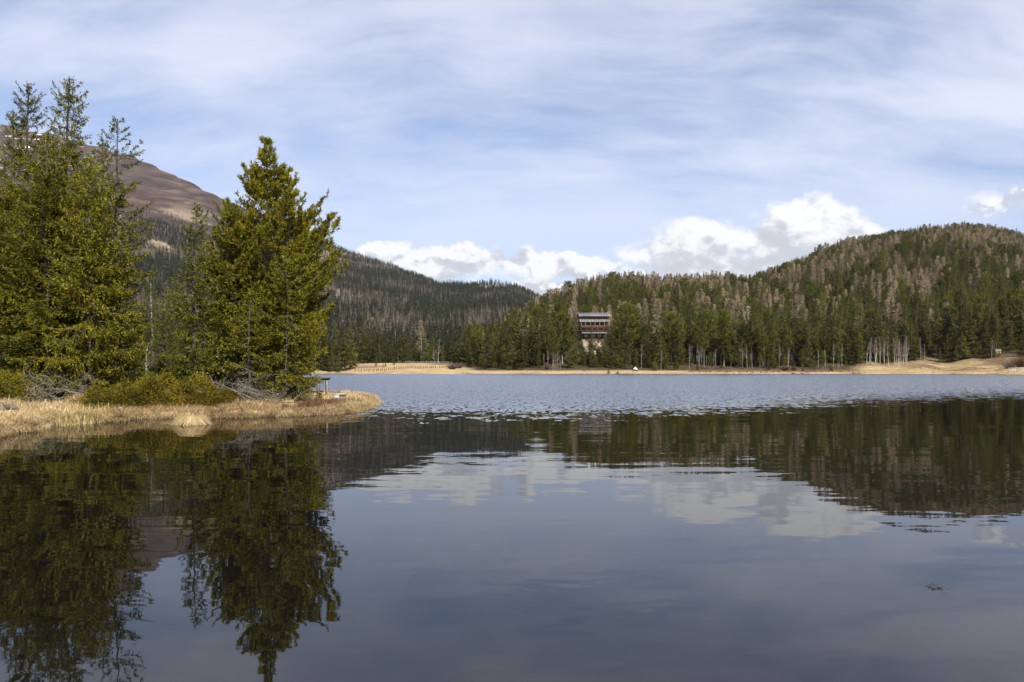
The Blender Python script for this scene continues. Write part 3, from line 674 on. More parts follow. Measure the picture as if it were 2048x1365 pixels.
# trees deeper in the near grove: four shapes, copied
r_ = np.random.RandomState(33); deep = []
for k in range(4):
    H_ = 11.0; pr = [(0, 1.6), (0.15, 2.1), (0.4, 1.7), (0.7, 1.0), (0.9, 0.4), (1, 0.05)]
    parts = conifer(500 + k, H_, [(a, c * (0.8 + 0.12 * k)) for a, c in pr], gap=0.4, dens=11, den_tw=11, dead_below=0.08)
    deep.append([(pn, mb.mesh('deep_' + pn, mt)) for pn, mb, mt in zip(('trunk', 'crown', 'branches'), parts, SPRD)])
WHERE = ['far back at the left edge', 'behind the second tallest spire', 'behind the tallest spruce', 'low behind the tallest spruce', 'behind the open-tiered spruce', 'in the left half of the gap', 'in the right half of the gap', 'behind the narrow spruce', 'behind the yellow-green spruce', 'deep behind the big pine', 'behind the pine trunk', 'behind the broad low spruce', 'low between gap and narrow spruce', 'low behind the dense bushy spruce', 'nearest the open-tiered spruce in the gap', 'in front in the middle of the gap', 'just left of the narrow spruce']
for k, (px, top, Y) in enumerate([(-20, 380, 52), (70, 340, 50), (120, 420, 55), (160, 500, 48), (215, 480, 52), (262, 600, 60), (325, 610, 66), (410, 520, 50), (455, 540, 52), (500, 420, 48), (545, 480, 50), (590, 560, 46), (365, 640, 48), (40, 520, 46), (296, 565, 50), (328, 590, 47), (352, 555, 52)]):
    x = (px - 1024) / F * Y; z0 = bz(x, Y) - 0.05; H_ = CAMZ + (HZ - top) / F * Y - z0; s_ = H_ / 11.0
    root = tag(empty('spruce_tree', (x, Y, z0), r_.rand() * 6, (s_ * r_.uniform(1.0, 1.3), s_ * 1.15, s_)), 'dark spruce standing back in the grove, ' + WHERE[k], 'spruce', 'spruces standing back in the near grove')
    for pn, me in deep[k % 4]: link(pn, me, root)

# pale thin birch stems in the gap
def birch_mesh(seed, H, r0=0.07, lean=0.0, twig_w=0.008, nb=26, reach=1.2, start=0.45, per=14):
    rng = np.random.RandomState(seed); tk, cr, wd = MB(), MB(), MB()
    zs = np.linspace(0, 1, 9); ph = rng.rand() * 6
    ax = lambda u_: np.stack([lean * u_ + 0.02 * H * np.sin(u_ * 4 + ph), 0.015 * H * np.sin(u_ * 5 + ph), H * u_], -1)
    tk.tubes(ax(zs), r0 * (1 - zs) ** 0.7 + 0.01, k=6)
    u_ = rng.uniform(start, 0.97, nb); a = rng.rand(nb) * 2 * PI
    L = reach * (1.1 - u_) * rng.uniform(0.6, 1.2, nb) + 0.2 * reach
    d = np.stack([np.cos(a), np.sin(a), rng.uniform(0.7, 1.6, nb)], -1); d = unit(d)
    b0 = ax(u_); b1 = b0 + d * L[:, None]; bm = (b0 + b1) / 2 + np.array([0, 0, -0.05]) * L[:, None]
    wd.tubes(np.stack([b0, bm, b1], 1), np.stack([0.30 * r0 * (1 - u_) + 0.01, 0.2 * r0 * (1 - u_) + 0.006, 0 * u_ + 0.004], 1), k=3, tint=0.9)
    rp = np.repeat(np.arange(nb), per); f_ = rng.uniform(0.25, 1, len(rp)); st = b0[rp] + (b1 - b0)[rp] * f_[:, None]
    td = unit(d[rp] + rng.randn(len(rp), 3) * 0.55); cr.diamonds(st, td, rng.randn(len(rp), 3), L[rp] * rng.uniform(0.25, 0.6, len(rp)), np.full(len(rp), twig_w), rng.uniform(0, 1, len(rp)), back=0.3)
    return tk, cr, wd
for k, (px, Y, H, ln, lb) in enumerate([(292, 46, 2.6, 0.1, 'short pale birch stem at the foot of the gap'), (310, 50, 3.0, -0.3, 'thin pale birch leaning left in the gap'), (320, 47, 2.2, 0.2, 'stubby pale birch stem nearest the narrow spruce')]):
    x = (px - 1024) / F * Y; plant_tree('birch_tree', lb, 'birch', x, Y, bz(x, Y) - 0.05, birch_mesh(60 + k, H, 0.045, ln), (M['birch_bark'], M['birch_twig'], M['twig']))

# ---- juniper shrubs
def shrub(seed, rx, ry, h, n, spray=(0.13, 0.022), upw=0.9, thick=0.35):
    rng = np.random.RandomState(seed); fo, st = MB(), MB()
    th = rng.rand(n) * 2 * PI; rr = np.sqrt(rng.rand(n)); bump = 0.45 + 0.85 * vnoise(rr * np.cos(th) * rx * 2.2 + seed, rr * np.sin(th) * ry * 2.2)
    topz = h * np.sqrt(np.maximum(1 - rr ** 2.4, 0.02)) * bump
    zf = 1 - thick * rng.rand(n) ** 1.5
    p_ = np.stack([rx * rr * np.cos(th), ry * rr * np.sin(th), topz * zf], -1)
    out = unit(np.stack([p_[:, 0] / rx, p_[:, 1] / ry, 0.55 * np.ones(n)], -1))
    tw = rng.randn(n) * 0.16
    for rep in range(7):
        d_ = unit(out * np.array([0.8, 0.8, upw]) + rng.randn(n, 3) * 0.45)
        q0 = p_ + rng.randn(n, 3) * 0.05
        fo.diamonds(q0, d_, rng.randn(n, 3) + np.array([0, 0, 0.6]), spray[0] * rng.uniform(0.6, 1.3, n), spray[1] * rng.uniform(0.7, 1.3, n), np.clip(0.42 + tw + 0.35 * (vnoise(p_[:, 0] * 1.3 + seed, p_[:, 1] * 1.3) - 0.5) + rng.randn(n) * 0.12, 0, 1))
    nb = 26; a = rng.rand(nb) * 2 * PI; e = np.stack([rx * 0.8 * np.cos(a), ry * 0.8 * np.sin(a), h * rng.uniform(0.3, 0.8, nb)], -1)
    st.tubes(np.stack([e * np.array([0.1, 0.1, 0]), e * np.array([0.5, 0.5, 0.35]), e], 1), np.tile([0.02, 0.014, 0.006], (nb, 1)), k=3)
    return fo, st
for k, (px, Y, wpx, h, ry, n, lb) in enumerate([(222, 33.0, 46, 0.95, 1.4, 1700, 'rusty-tinged low juniper at the notch in the bank'), (300, 34.2, 64, 1.25, 1.7, 2200, 'widest yellow-green juniper mat in the middle of the bank'),
        (385, 34.3, 62, 1.2, 1.6, 2000, 'rounded juniper under the narrow spruce'), (440, 34.2, 38, 0.8, 1.0, 1000, 'small juniper below the grey dead branches'),
        (6, 33.0, 44, 1.15, 1.4, 1600, 'bright green juniper at the left edge of the picture')]):
    x = (px - 1024) / F * Y; r0 = tag(empty('juniper_shrub', (x, Y, bz(x, Y) - 0.08)), lb, 'shrub', 'junipers along the near bank')
    fo, st = shrub(70 + k, wpx / F * Y, ry, h, n); fo.obj('foliage', M['juniper'], r0); st.obj('stems', M['twig'], r0)

# ---- sedge along the water, reeds, heath, dead wood
def blades(rng, p, d, L, w, bend, tint, mb):
    """curved blades: p base, d horizontal lean direction (n,2), bend 0 upright .. 1 drooping"""
    n = len(p); side = np.stack([-d[:, 1], d[:, 0], 0 * L], -1); h3 = np.stack([d[:, 0], d[:, 1], 0 * L], -1)
    lv = []
    for s_ in (0.0, 0.38, 0.72, 1.0):
        out = s_ * (0.15 + 0.75 * bend * s_); up = s_ * (1 - 0.15 * bend) - bend * 1.05 * s_ ** 2.2
        c_ = p + h3 * (L * out)[:, None] + np.array([0, 0, 1.0]) * (L * up)[:, None]
        ww = (w * (1 - s_ * 0.85))[:, None]
        lv.append(c_ - side * ww); lv.append(c_ + side * ww)
    vv = np.stack(lv, 1).reshape(-1, 3); i0 = np.arange(n)[:, None] * 8
    q_ = np.concatenate([i0 + np.array([0, 1, 3, 2]), i0 + np.array([2, 3, 5, 4]), i0 + np.array([4, 5, 7, 6])])
    mb.add(vv, q_, np.repeat(tint, 8))

rng = np.random.RandomState(5)
cand = np.stack([rng.uniform(-40, -7, 90000), rng.uniform(21, 58, 90000)], -1)
cz, cd = bank_h(cand[:, 0], cand[:, 1]); cpx = 1024 + F * cand[:, 0] / cand[:, 1]
front = cand[:, 1] < np.interp(cpx, [-100, 70, 260, 480, 640, 760], [33, 33.5, 36.5, 37.5, 52, 60])
zone = (cd > -0.08) & (cpx > -90) & front & ((cd < np.interp(cpx, [0, 240, 300, 480, 560, 600], [6.5, 4.0, 2.2, 2.6, 4, 14])))
cand = cand[zone]; cz = cz[zone]; cd = cd[zone]; cpx = cpx[zone]
sel = []; grid = {}
for i in np.argsort(rng.rand(len(cand))):
    cl = 0.27 if cd[i] < 1.3 and cpx[i] > 230 else 0.36; k0 = (cl, int(cand[i, 0] / cl), int(cand[i, 1] / cl))
    if k0 in grid and grid[k0] >= 1: continue
    grid[k0] = grid.get(k0, 0) + 1; sel.append(i)
sel = np.array(sel)
eps = 0.4
gx_ = poly_dist(cand[sel, 0] + eps, cand[sel, 1]) - poly_dist(cand[sel, 0] - eps, cand[sel, 1]); gy_ = poly_dist(cand[sel, 0], cand[sel, 1] + eps) - poly_dist(cand[sel, 0], cand[sel, 1] - eps)
outw = -unit(np.stack([gx_, gy_], -1))
gr = MB(); ht = MB()
for j, i in enumerate(sel):
    hd = fbm(np.array([cand[i, 0] * 0.45]), np.array([cand[i, 1] * 0.45]), 3)[0]
    nbl = 54 if cd[i] < 1.3 else 44
    a = rng.rand(nbl) * 2 * PI; dd_ = np.stack([np.cos(a), np.sin(a)], -1); pull = 1.3 if cd[i] < 0.5 else 0.35
    dd_ = unit(dd_ + outw[j] * pull)
    base_ = np.array([cand[i, 0], cand[i, 1], cz[i] - 0.02]) + np.concatenate([rng.randn(nbl, 2) * 0.12, np.zeros((nbl, 1))], 1)
    size = rng.uniform(0.65, 1.35) * (1.0 if cd[i] < 1.5 else 0.85)
    big = 0.36 if cpx[i] > 480 else 0.46
    t0 = 0.55 + rng.randn() * 0.14 + 0.5 * hd
    tint = np.clip(t0 + rng.randn(nbl) * 0.16, 0.02, 1)
    if hd > 0.13 and cpx[i] > 440 and cd[i] > 0.4:
        blades(rng, base_, dd_, rng.uniform(0.14, 0.30, nbl) * size, np.full(nbl, 0.014), rng.uniform(0.0, 0.5, nbl), np.clip(0.5 + rng.randn(nbl) * 0.25, 0, 1), ht)
    else:
        blades(rng, base_, dd_, big * rng.uniform(0.6, 1.35, nbl) * size, rng.uniform(0.007, 0.012, nbl), rng.uniform(0.35, 0.80 if cd[i] < 0.4 else 1.0, nbl), tint, gr)
tag(gr.obj('sedge_grass', M['grass']), 'straw-coloured sedge drooping over the edge of the near bank', 'grass', kind='stuff')
tag(ht.obj('heath_tufts', M['heath']), 'low reddish-brown heath between the sedge on the bank', 'heath', kind='stuff')
# a sedge island in front of the bank
tk = MB(); nbl = 1500; a = rng.rand(nbl) * 2 * PI; dd_ = np.stack([np.cos(a), np.sin(a)], -1); rr = np.sqrt(rng.rand(nbl)) * 0.16
blades(rng, np.stack([rr * np.cos(a) * 1.5, rr * np.sin(a), 0.16 + 0.12 * (1 - rr / 0.16)], -1), dd_, rng.uniform(0.40, 0.72, nbl), rng.uniform(0.008, 0.014, nbl), rng.uniform(0.75, 1.3, nbl), np.clip(0.6 + rng.randn(nbl) * 0.16, 0, 1), tk)
t0 = at(382, 852, 28.6); tr_ = tag(empty('grass_tussock', (t0.x, 28.6, 0)), 'single rounded tussock of straw grass standing in the water', 'tussock')
tk.obj('blades', M['grass'], tr_)
pm = MB(); aa = np.arange(14) * 2 * PI / 14
ringv = [(0.26 * s_ * math.cos(a_) * 1.3, 0.22 * s_ * math.sin(a_), z_) for s_, z_ in ((1.0, -0.3), (0.95, 0.05), (0.5, 0.13)) for a_ in aa] + [(0, 0, 0.16)]
pm.add(ringv, [(r_ * 14 + i, r_ * 14 + (i + 1) % 14, (r_ + 1) * 14 + (i + 1) % 14, (r_ + 1) * 14 + i) for r_ in range(2) for i in range(14)])
pm.f.append((np.array([(28 + i, 28 + (i + 1) % 14, 42) for i in range(14)]), 0)); pm.obj('root_mound', rough('straw_mound', (0.10, 0.065, 0.035), (0.30, 0.21, 0.11), 9), tr_, smooth=True)
# the brown tuft on a stump
st0 = ((157 - 1024) / F * 32.6, 32.6); tk = MB(); nbl = 700; a = rng.rand(nbl) * 2 * PI
blades(rng, np.stack([0.16 * rng.randn(nbl), 0.16 * rng.randn(nbl), rng.uniform(0.05, 0.35, nbl)], -1), np.stack([np.cos(a), np.sin(a)], -1), rng.uniform(0.25, 0.5, nbl), np.full(nbl, 0.009), rng.uniform(0.3, 1.0, nbl), np.clip(0.25 + rng.randn(nbl) * 0.15, 0, 1), tk)
s0 = tag(empty('grassy_stump', (st0[0], st0[1], bz(*st0))), 'shaggy brown tuft over an old stump beside the juniper', 'stump'); tk.obj('tuft', M['grass'], s0)
sm_ = MB().tubes(np.array([(0, 0, -0.1), (0.01, 0, 0.15), (0.0, 0.01, 0.34), (0, 0, 0.40)]), np.array([0.24, 0.20, 0.17, 0.05]), k=10); sm_.obj('stump', M['bark'], s0)
# reeds in the shallow notch
rd = MB(); nbl = 900; pxr = rng.uniform(112, 222, nbl); Yr = np.interp(pxr, [112, 150, 222], [27.6, 28.4, 30.0]) + rng.uniform(-0.3, 1.1, nbl); xr = (pxr - 1024) / F * Yr
zr_ = np.maximum(bank_h(xr, Yr)[0], -0.12); a = rng.rand(nbl) * 2 * PI; dens_ = rng.rand(nbl) < np.interp(pxr, [112, 150, 185, 222], [0.6, 1, 0.8, 0.25])
blades(rng, np.stack([xr, Yr, zr_], -1)[dens_], np.stack([np.cos(a), np.sin(a)], -1)[dens_], rng.uniform(0.3, 0.62, nbl)[dens_], np.full(dens_.sum(), 0.011), rng.uniform(0.05, 0.85, nbl)[dens_], np.clip(0.5 + rng.randn(dens_.sum()) * 0.25, 0, 1), rd)
tag(rd.obj('reeds', M['reed']), 'pale green-yellow reeds in the shallow notch of the bank', 'reeds', kind='stuff')

def deadwood(seed, nb, spread, h, rad=0.012):
    r_ = np.random.RandomState(seed); mb = MB(); a = r_.rand(nb) * 2 * PI
    p0 = np.stack([r_.randn(nb) * spread * 0.5, r_.randn(nb) * 0.5, r_.uniform(0, h * 0.6, nb)], -1)
    d = unit(np.stack([np.cos(a), np.sin(a) * 0.7, r_.uniform(-0.3, 0.9, nb)], -1)); L = r_.uniform(0.5, 1.5, nb)
    p1 = p0 + d * (L * 0.5)[:, None] + r_.randn(nb, 3) * 0.08; p2 = p0 + d * L[:, None] + r_.randn(nb, 3) * 0.18
    p2[:, 2] = np.maximum(p2[:, 2], 0.02); p1[:, 2] = np.maximum(p1[:, 2], 0.02)
    mb.tubes(np.stack([p0, p1, p2], 1), np.stack([np.full(nb, rad), np.full(nb, rad * 0.8), np.full(nb, rad * 0.3)], 1) * r_.uniform(0.6, 1.8, nb)[:, None], k=4, tint=r_.uniform(0.3, 1, nb))
    rp = np.repeat(np.arange(nb), 6); f_ = r_.uniform(0.2, 1, len(rp)); st = p0[rp] + (p2 - p0)[rp] * f_[:, None]
    mb.diamonds(st, unit(d[rp] + r_.randn(len(rp), 3) * 0.7), r_.randn(len(rp), 3), r_.uniform(0.15, 0.45, len(rp)), np.full(len(rp), 0.008), r_.uniform(0.2, 1, len(rp)), back=0.2)
    return mb
for k, (px, Y, sp, h, nb, lb) in enumerate([(66, 33.6, 1.6, 1.0, 60, 'tangle of grey dead branches behind the sedge at the left'), (112, 34.4, 1.0, 1.3, 60, 'grey brushwood around the foot of the tallest spruce'),
                                       (470, 34.8, 1.3, 0.55, 50, 'silvery dead twigs sprawling beside the small juniper'), (545, 35.0, 1.2, 0.6, 50, 'grey dead brushwood under the big pine')]):
    x = (px - 1024) / F * Y; o = tag(deadwood(90 + k, nb, sp, h).obj('dead_branches', M['twig']), lb, 'brushwood', 'dead wood on the near bank'); o.location = (x, Y, bz(x, Y))
lg = MB(); lg.tubes(np.array([(-0.45, 0, 0.05), (-0.2, 0.02, 0.14), (0.05, 0.0, 0.16), (0.3, -0.04, 0.08)]), np.array([0.05, 0.11, 0.10, 0.04]), k=8)
lg.tubes(np.array([(-0.2, 0, 0.16), (-0.3, 0, 0.30), (-0.42, 0, 0.33)]), np.array([0.03, 0.025, 0.01]), k=5)
o = tag(lg.obj('driftwood_log', M['weathered_dark'], smooth=True), 'knobbly dark driftwood log lying on the sedge at the left', 'log'); x = (22 - 1024) / F * 28.0; o.location = (x, 28.0, bz(x, 28.0) + 0.18)

# ---- the old wooden table and planks on the bank
Y = 44.0; x = (645 - 1024) / F * Y; zb_ = bz(x, Y); ztop = CAMZ + (HZ - 755.5) / F * Y
t_ = tag(empty('wooden_table', (x, Y, zb_)), 'small weathered wooden table on square posts near the tip of the bank', 'table')
hh = ztop - zb_
w_ = 0.92
for k in range(3): MB().box((-0.04 + 0.0, -0.22 + k * 0.22, hh - 0.025), (w_, 0.205, 0.05), rz=0.0).obj('plank', M['weathered_dark'], t_)
MB().box((-0.03, -0.16, hh - 0.095), (w_ * 0.86, 0.07, 0.09)).obj('crossbeam', M['weathered_dark'], t_)
MB().box((-0.03, 0.16, hh - 0.095), (w_ * 0.86, 0.07, 0.09)).obj('crossbeam', M['weathered_dark'], t_)
for lx, ly, wl, mt in ((-0.20, -0.16, 0.14, 'weathered_dark'), (0.29, -0.16, 0.09, 'weathered'), (0.20, 0.16, 0.13, 'weathered_dark'), (-0.26, 0.16, 0.10, 'weathered_dark')):
    MB().box((lx, ly, (hh - 0.14) / 2 - 0.1), (wl, 0.11, hh - 0.14 + 0.2)).obj('leg', M[mt], t_)
Yp = 42.0; x0 = (676 - 1024) / F * Yp; zp = CAMZ + (HZ - 788.5) / F * Yp
d_ = tag(empty('plank_step', (x0, Yp, 0)), 'pale grey plank laid on a low dark block beside the table', 'plank')
MB().box((0, 0, zp), (0.72, 0.30, 0.05), rz=-0.03).obj('plank', M['pale_plank'], d_)
MB().box((0.10, 0.02, zp - 0.09), (0.62, 0.22, 0.12)).obj('block', M['weathered_dark'], d_)
Yp = 40.0; x0 = (673 - 1024) / F * Yp; z0 = bz(x0, Yp)
pb = MB().box((0, 0, 0), (0.26, 0.36, 0.03), rz=0.35, rx=0.5); o = tag(pb.obj('pale_board', rough('pale_blue_board', (0.26, 0.28, 0.32), (0.38, 0.40, 0.44), 5, 3)), 'small pale bluish board lying in the sedge below the plank', 'board'); o.location = (x0, Yp, z0 + 0.24)

# a scrap of floating weed
fw = MB(); r_ = np.random.RandomState(3); n = 60
fw.diamonds(np.stack([r_.randn(n) * 0.035, r_.randn(n) * 0.04, np.full(n, 0.006) + r_.rand(n) * 0.012], -1), np.stack([r_.randn(n), r_.randn(n) * 0.6, r_.rand(n) * 0.2], -1), np.tile([0, 0, 1.0], (n, 1)), r_.uniform(0.02, 0.06, n), np.full(n, 0.005), r_.rand(n))
o = tag(empty('floating_weed', (0, 0, 0)), 'dark scrap of weed floating alone on the calm water', 'weed'); o.location = ((1873 - 1024) / F * 7.3, 7.3, 0); fw.obj('foliage', M['bark'], o)

# ------------------------------------------------------------------ far trees: prototypes
def far_spruce(seed, H=22.0, wide=1.0, zb=1.2, nb=2.6, fine=1.0):
    r_ = np.random.RandomState(seed)
    prof = [(0.0, 2.6 * wide), (0.12, 3.1 * wide), (0.35, 2.45 * wide), (0.6, 1.5 * wide), (0.8, 0.72 * wide), (0.93, 0.22 * wide), (1.0, 0.03)]
    prof = [(a, c * r_.uniform(0.88, 1.12)) for a, c in prof]
    return conifer(seed, H, prof, zb=zb, dens=nb * 2.5, den_tw=6.2, spray=(0.66 * fine, 0.125 * fine), step=0.32, droop=0.5, gap=0.75, bare=0.12, twig_len=1.5, dead_below=0.0, trunk_r=0.20, elev=([0, 0.4, 0.8, 1], [-0.38, -0.22, 0.15, 0.8]))
def far_pine(seed, H=20.0, wide=1.0, zb=7.0):
    r_ = np.random.RandomState(seed)
    prof = [(0.0, 0.8), (zb / H * 0.98, 1.2), (zb / H + 0.10, 2.9 * wide), (0.62, 3.1 * wide), (0.8, 2.3 * wide), (0.93, 1.2 * wide), (1.0, 0.3)]
    return conifer(seed, H, prof, zb=zb, dens=8.5, den_tw=7.0, spray=(0.62, 0.135), step=0.32, droop=0.2, gap=0.9, bare=0.25, twig_len=1.5, dead_below=0.0, trunk_r=0.20,
                   elev=([0, 0.5, 0.8, 1], [0.0, 0.15, 0.5, 1.1]), curve=([0, 1], [0.2, 0.35]))
def far_larch(seed, H=22.0, wide=1.0, fine=1.0):
    r_ = np.random.RandomState(seed); tk, cr, wd = MB(), MB(), MB()
    zs = np.linspace(0, 1, 8); tk.tubes(np.stack([0.2 * np.sin(zs * 4), 0 * zs, H * zs], -1), 0.20 * (1 - zs) ** 0.8 + 0.02, k=5)
    nb = 110; u_ = np.sort(r_.uniform(0.16, 0.985, nb)); a = np.arange(nb) * 2.4 + r_.randn(nb) * 0.4
    Lp = np.interp(u_, [0, 0.18, 0.4, 0.7, 0.9, 1], [2.6, 3.7, 3.0, 1.55, 0.5, 0.05]) * wide; L = Lp * r_.uniform(0.6, 1.12, nb)
    sl = np.interp(u_, [0, 0.5, 1], [-0.10, 0.10, 0.9])
    d = np.stack([np.cos(a), np.sin(a), sl + r_.randn(nb) * 0.1], -1); b0 = np.stack([0.2 * np.sin(u_ * 4), 0 * u_, H * u_], -1)
    b1 = b0 + d * L[:, None]
    wd.diamonds(b0, d, r_.randn(nb, 3), L * 1.05, np.full(nb, 0.055 * fine), r_.uniform(0.2, 0.9, nb), back=0.1)
    per = 26; rp = np.repeat(np.arange(nb), per); f_ = r_.uniform(0.15, 1, len(rp)) ; st = b0[rp] + (b1 - b0)[rp] * f_[:, None]
    td = unit(np.stack([np.cos(a[rp]), np.sin(a[rp]), r_.uniform(-0.6, 0.6, len(rp))], -1) + r_.randn(len(rp), 3) * 0.6)
    cr.diamonds(st, td, r_.randn(len(rp), 3), r_.uniform(0.5, 1.15, len(rp)) * fine, np.full(len(rp), 0.040 * fine), np.clip(r_.rand(len(rp)) * 0.7 + 0.3 * u_[rp], 0, 1), back=0.3)
    return tk, cr, wd

PROTO = {}
def proto(kind, k, parts, mats, H):
    PROTO.setdefault(kind, []).append((H, [(pn, mb.mesh(kind + '_' + pn, mt)) for pn, mb, mt in zip(('trunk', 'crown', 'branches'), parts, mats)], parts, mats))
FSP = (M['bark'], M['far_spruce'], M['twig']); FPI = (M['bark_grey'], M['far_pine'], M['twig']); FLA = (M['bark_grey'], M['larch'], M['larch']); FBI = (M['birch_bark'], M['birch_twig'], M['birch_bark'])
for k in range(5): proto('spruce', k, far_spruce(200 + k, wide=[0.85, 1.0, 1.2, 0.75, 1.05][k], zb=[1, 1.5, 1, 3, 0.8][k]), FSP, 22.0)
for k in range(4): proto('pine', k, far_pine(220 + k, wide=[0.9, 1.15, 1.0, 1.3][k], zb=[8, 6, 9.5, 4][k]), FPI, 20.0)
for k in range(4): proto('larch', k, far_larch(240 + k, wide=[0.9, 1.1, 1.0, 1.25][k]), FLA, 22.0)
for k in range(5): proto('birch', k, birch_mesh(260 + k, 12.0, r0=[0.12, 0.10, 0.13, 0.09, 0.14][k], lean=[0.5, -0.9, 1.6, 0.1, -0.3][k], twig_w=0.022, nb=34, reach=2.3, start=0.42, per=20), FBI, 12.0)

IND = []          # individuals: dict(kind, px, x, y, z, H, wide, young)
def far_tree(kind, px, top, Y, wide=1.0, note=None, var=None, H=None):
    x = (px - 1024) / F * Y; z = float(height(np.array([x]), np.array([Y]))[0][0]) - 0.1
    if H is None: H = CAMZ + (HZ - top) / F * Y - z
    IND.append(dict(kind=kind, px=px, x=x, y=Y, z=z, H=H, wide=wide, note=note, var=var))

S_, P_, L_, B_ = 'spruce', 'pine', 'larch', 'birch'
for a in [
    # left shore and meadow
    (S_, 640, 636, 352, 1.1), (S_, 656, 648, 346, 1.15), (S_, 672, 644, 350, 1.1), (S_, 690, 652, 344, 1.25), (S_, 700, 642, 352, 1.0), (S_, 664, 690, 340, 0.9), (S_, 677, 706, 338, 0.8),
    (S_, 727, 620, 446, 0.8), (S_, 713, 648, 436, 1.2), (S_, 742, 656, 440, 1.1), (S_, 758, 652, 432, 1.0), (S_, 773, 660, 444, 1.1), (S_, 796, 650, 438, 1.0), (S_, 785, 668, 432, 0.9), (S_, 812, 658, 442, 1.1),
    (S_, 829, 664, 446, 1.1), (S_, 852, 660, 436, 1.0), (L_, 842, 640, 470, 1.2), (S_, 866, 670, 440, 0.9), (S_, 902, 674, 418, 1.6), (S_, 886, 684, 436, 0.8), (S_, 924, 672, 430, 1.2), (S_, 940, 678, 424, 1.1), (S_, 818, 690, 430, 0.9),
    (S_, 771, 722, 372, 1.5), (S_, 752, 708, 385, 0.8), (S_, 788, 714, 390, 0.8), (S_, 766, 726, 366, 1.3),
    # left of the house
    (S_, 956, 666, 372, 1.0), (S_, 976, 640, 366, 1.0), (S_, 968, 690, 346, 1.0), (S_, 996, 650, 356, 1.0), (S_, 986, 678, 342, 0.9), (S_, 1012, 644, 372, 1.0), (S_, 1033, 613, 380, 1.25), (S_, 1022, 668, 344, 1.1), (S_, 1052, 632, 356, 1.6),
    (S_, 1066, 650, 370, 1.1), (S_, 1046, 672, 340, 1.3), (S_, 1082, 632, 384, 1.1), (S_, 1096, 646, 372, 1.0), (P_, 1124, 630, 362, 1.2), (P_, 1106, 656, 354, 0.9), (S_, 1140, 642, 378, 1.0), (S_, 1078, 690, 344, 0.8),
    # around the house
    (S_, 1152, 636, 356, 0.85), (S_, 1168, 700, 350, 1.2), (S_, 1182, 648, 352, 0.60), (S_, 1146, 668, 346, 1.1), (S_, 1186, 690, 348, 1.2), (S_, 1175, 682, 352, 0.9), (S_, 1197, 676, 350, 1.1), (S_, 1163, 672, 354, 0.9), (S_, 1192, 704, 346, 1.1), (S_, 1180, 712, 344, 1.0), (S_, 1204, 690, 348, 1.0), (S_, 1213, 630, 356, 0.55), (S_, 1209, 668, 352, 0.9), (S_, 1238, 654, 350, 1.0),
    (P_, 1252, 610, 366, 1.2), (P_, 1268, 622, 372, 1.2), (S_, 1226, 680, 346, 1.0), (S_, 1258, 690, 342, 0.9), (S_, 1217, 736, 321.5, 1.8), (S_, 1236, 739, 321.5, 2.0),
    # between the house and the birch grove
    (S_, 1290, 632, 362, 1.1), (S_, 1272, 696, 342, 0.9), (L_, 1316, 598, 388, 1.35), (P_, 1342, 628, 364, 1.15), (S_, 1300, 668, 348, 1.2), (S_, 1327, 672, 346, 1.0), (P_, 1362, 640, 368, 1.0), (S_, 1376, 652, 372, 1.0), (P_, 1394, 656, 362, 1.1),
    (P_, 1412, 622, 372, 1.2), (P_, 1408, 668, 350, 1.0), (S_, 1428, 660, 360, 1.0), (L_, 1462, 598, 400, 1.55), (P_, 1448, 662, 352, 1.0), (P_, 1468, 668, 356, 1.0), (P_, 1490, 652, 358, 1.3), (S_, 1480, 690, 344, 0.8), (S_, 1512, 648, 366, 1.0), (P_, 1528, 670, 350, 1.0),
    (S_, 1548, 676, 346, 0.8), (S_, 1550, 640, 372, 1.0), (P_, 1576, 656, 352, 1.0), (S_, 1598, 646, 362, 1.1), (S_, 1616, 662, 352, 1.0), (S_, 1566, 690, 344, 0.9), (P_, 1650, 662, 350, 1.3), (S_, 1634, 656, 366, 1.0), (S_, 1670, 624, 376, 1.1),
    (S_, 1629, 715, 334, 1.5), (P_, 1386, 712, 338, 0.8), (P_, 1420, 706, 340, 0.8), (S_, 1442, 712, 337, 1.1), (S_, 1396, 718, 335, 1.2), (P_, 1520, 706, 338, 0.8), (S_, 1537, 712, 336, 1.2), (S_, 1588, 718, 334, 1.3), (P_, 1646, 704, 338, 0.8), (S_, 1606, 722, 333, 1.2), (S_, 1692, 712, 340, 1.1), (S_, 1352, 708, 338, 1.1), (S_, 1310, 714, 336, 1.2), (S_, 1662, 728, 326, 1.6), (P_, 1676, 696, 340, 0.8), (P_, 1604, 700, 338, 0.9), (S_, 1688, 650, 366, 1.0), (P_, 1462, 708, 338, 0.9), (P_, 1500, 712, 336, 0.9),
    # right bank
    (S_, 1735, 640, 372, 1.15), (P_, 1766, 660, 356, 0.75), (S_, 1752, 646, 380, 1.0), (P_, 1790, 666, 360, 0.7), (P_, 1812, 672, 366, 0.9), (L_, 1716, 620, 392, 1.0), (S_, 1830, 650, 384, 1.0), (S_, 1862, 640, 390, 1.0),
    (L_, 1892, 604, 408, 1.35), (L_, 1862, 618, 404, 1.0), (S_, 1895, 668, 352, 1.2), (S_, 1880, 690, 348, 0.9), (S_, 1925, 664, 348, 1.7), (S_, 1912, 690, 346, 1.1), (S_, 1948, 676, 356, 1.0), (S_, 1974, 648, 344, 1.6), (S_, 1960, 672, 380, 1.0), (S_, 1975, 628, 400, 1.0),
    (S_, 2000, 640, 398, 1.2), (S_, 2022, 632, 392, 1.2), (S_, 2042, 668, 330, 1.5), (S_, 2062, 640, 340, 1.4), (S_, 2085, 650, 330, 1.3), (S_, 2016, 664, 374, 1.1), (S_, 2034, 600, 400, 1.1)]:
    far_tree(a[0], a[1], a[2], a[3], wide=a[4])
rng = np.random.RandomState(21)
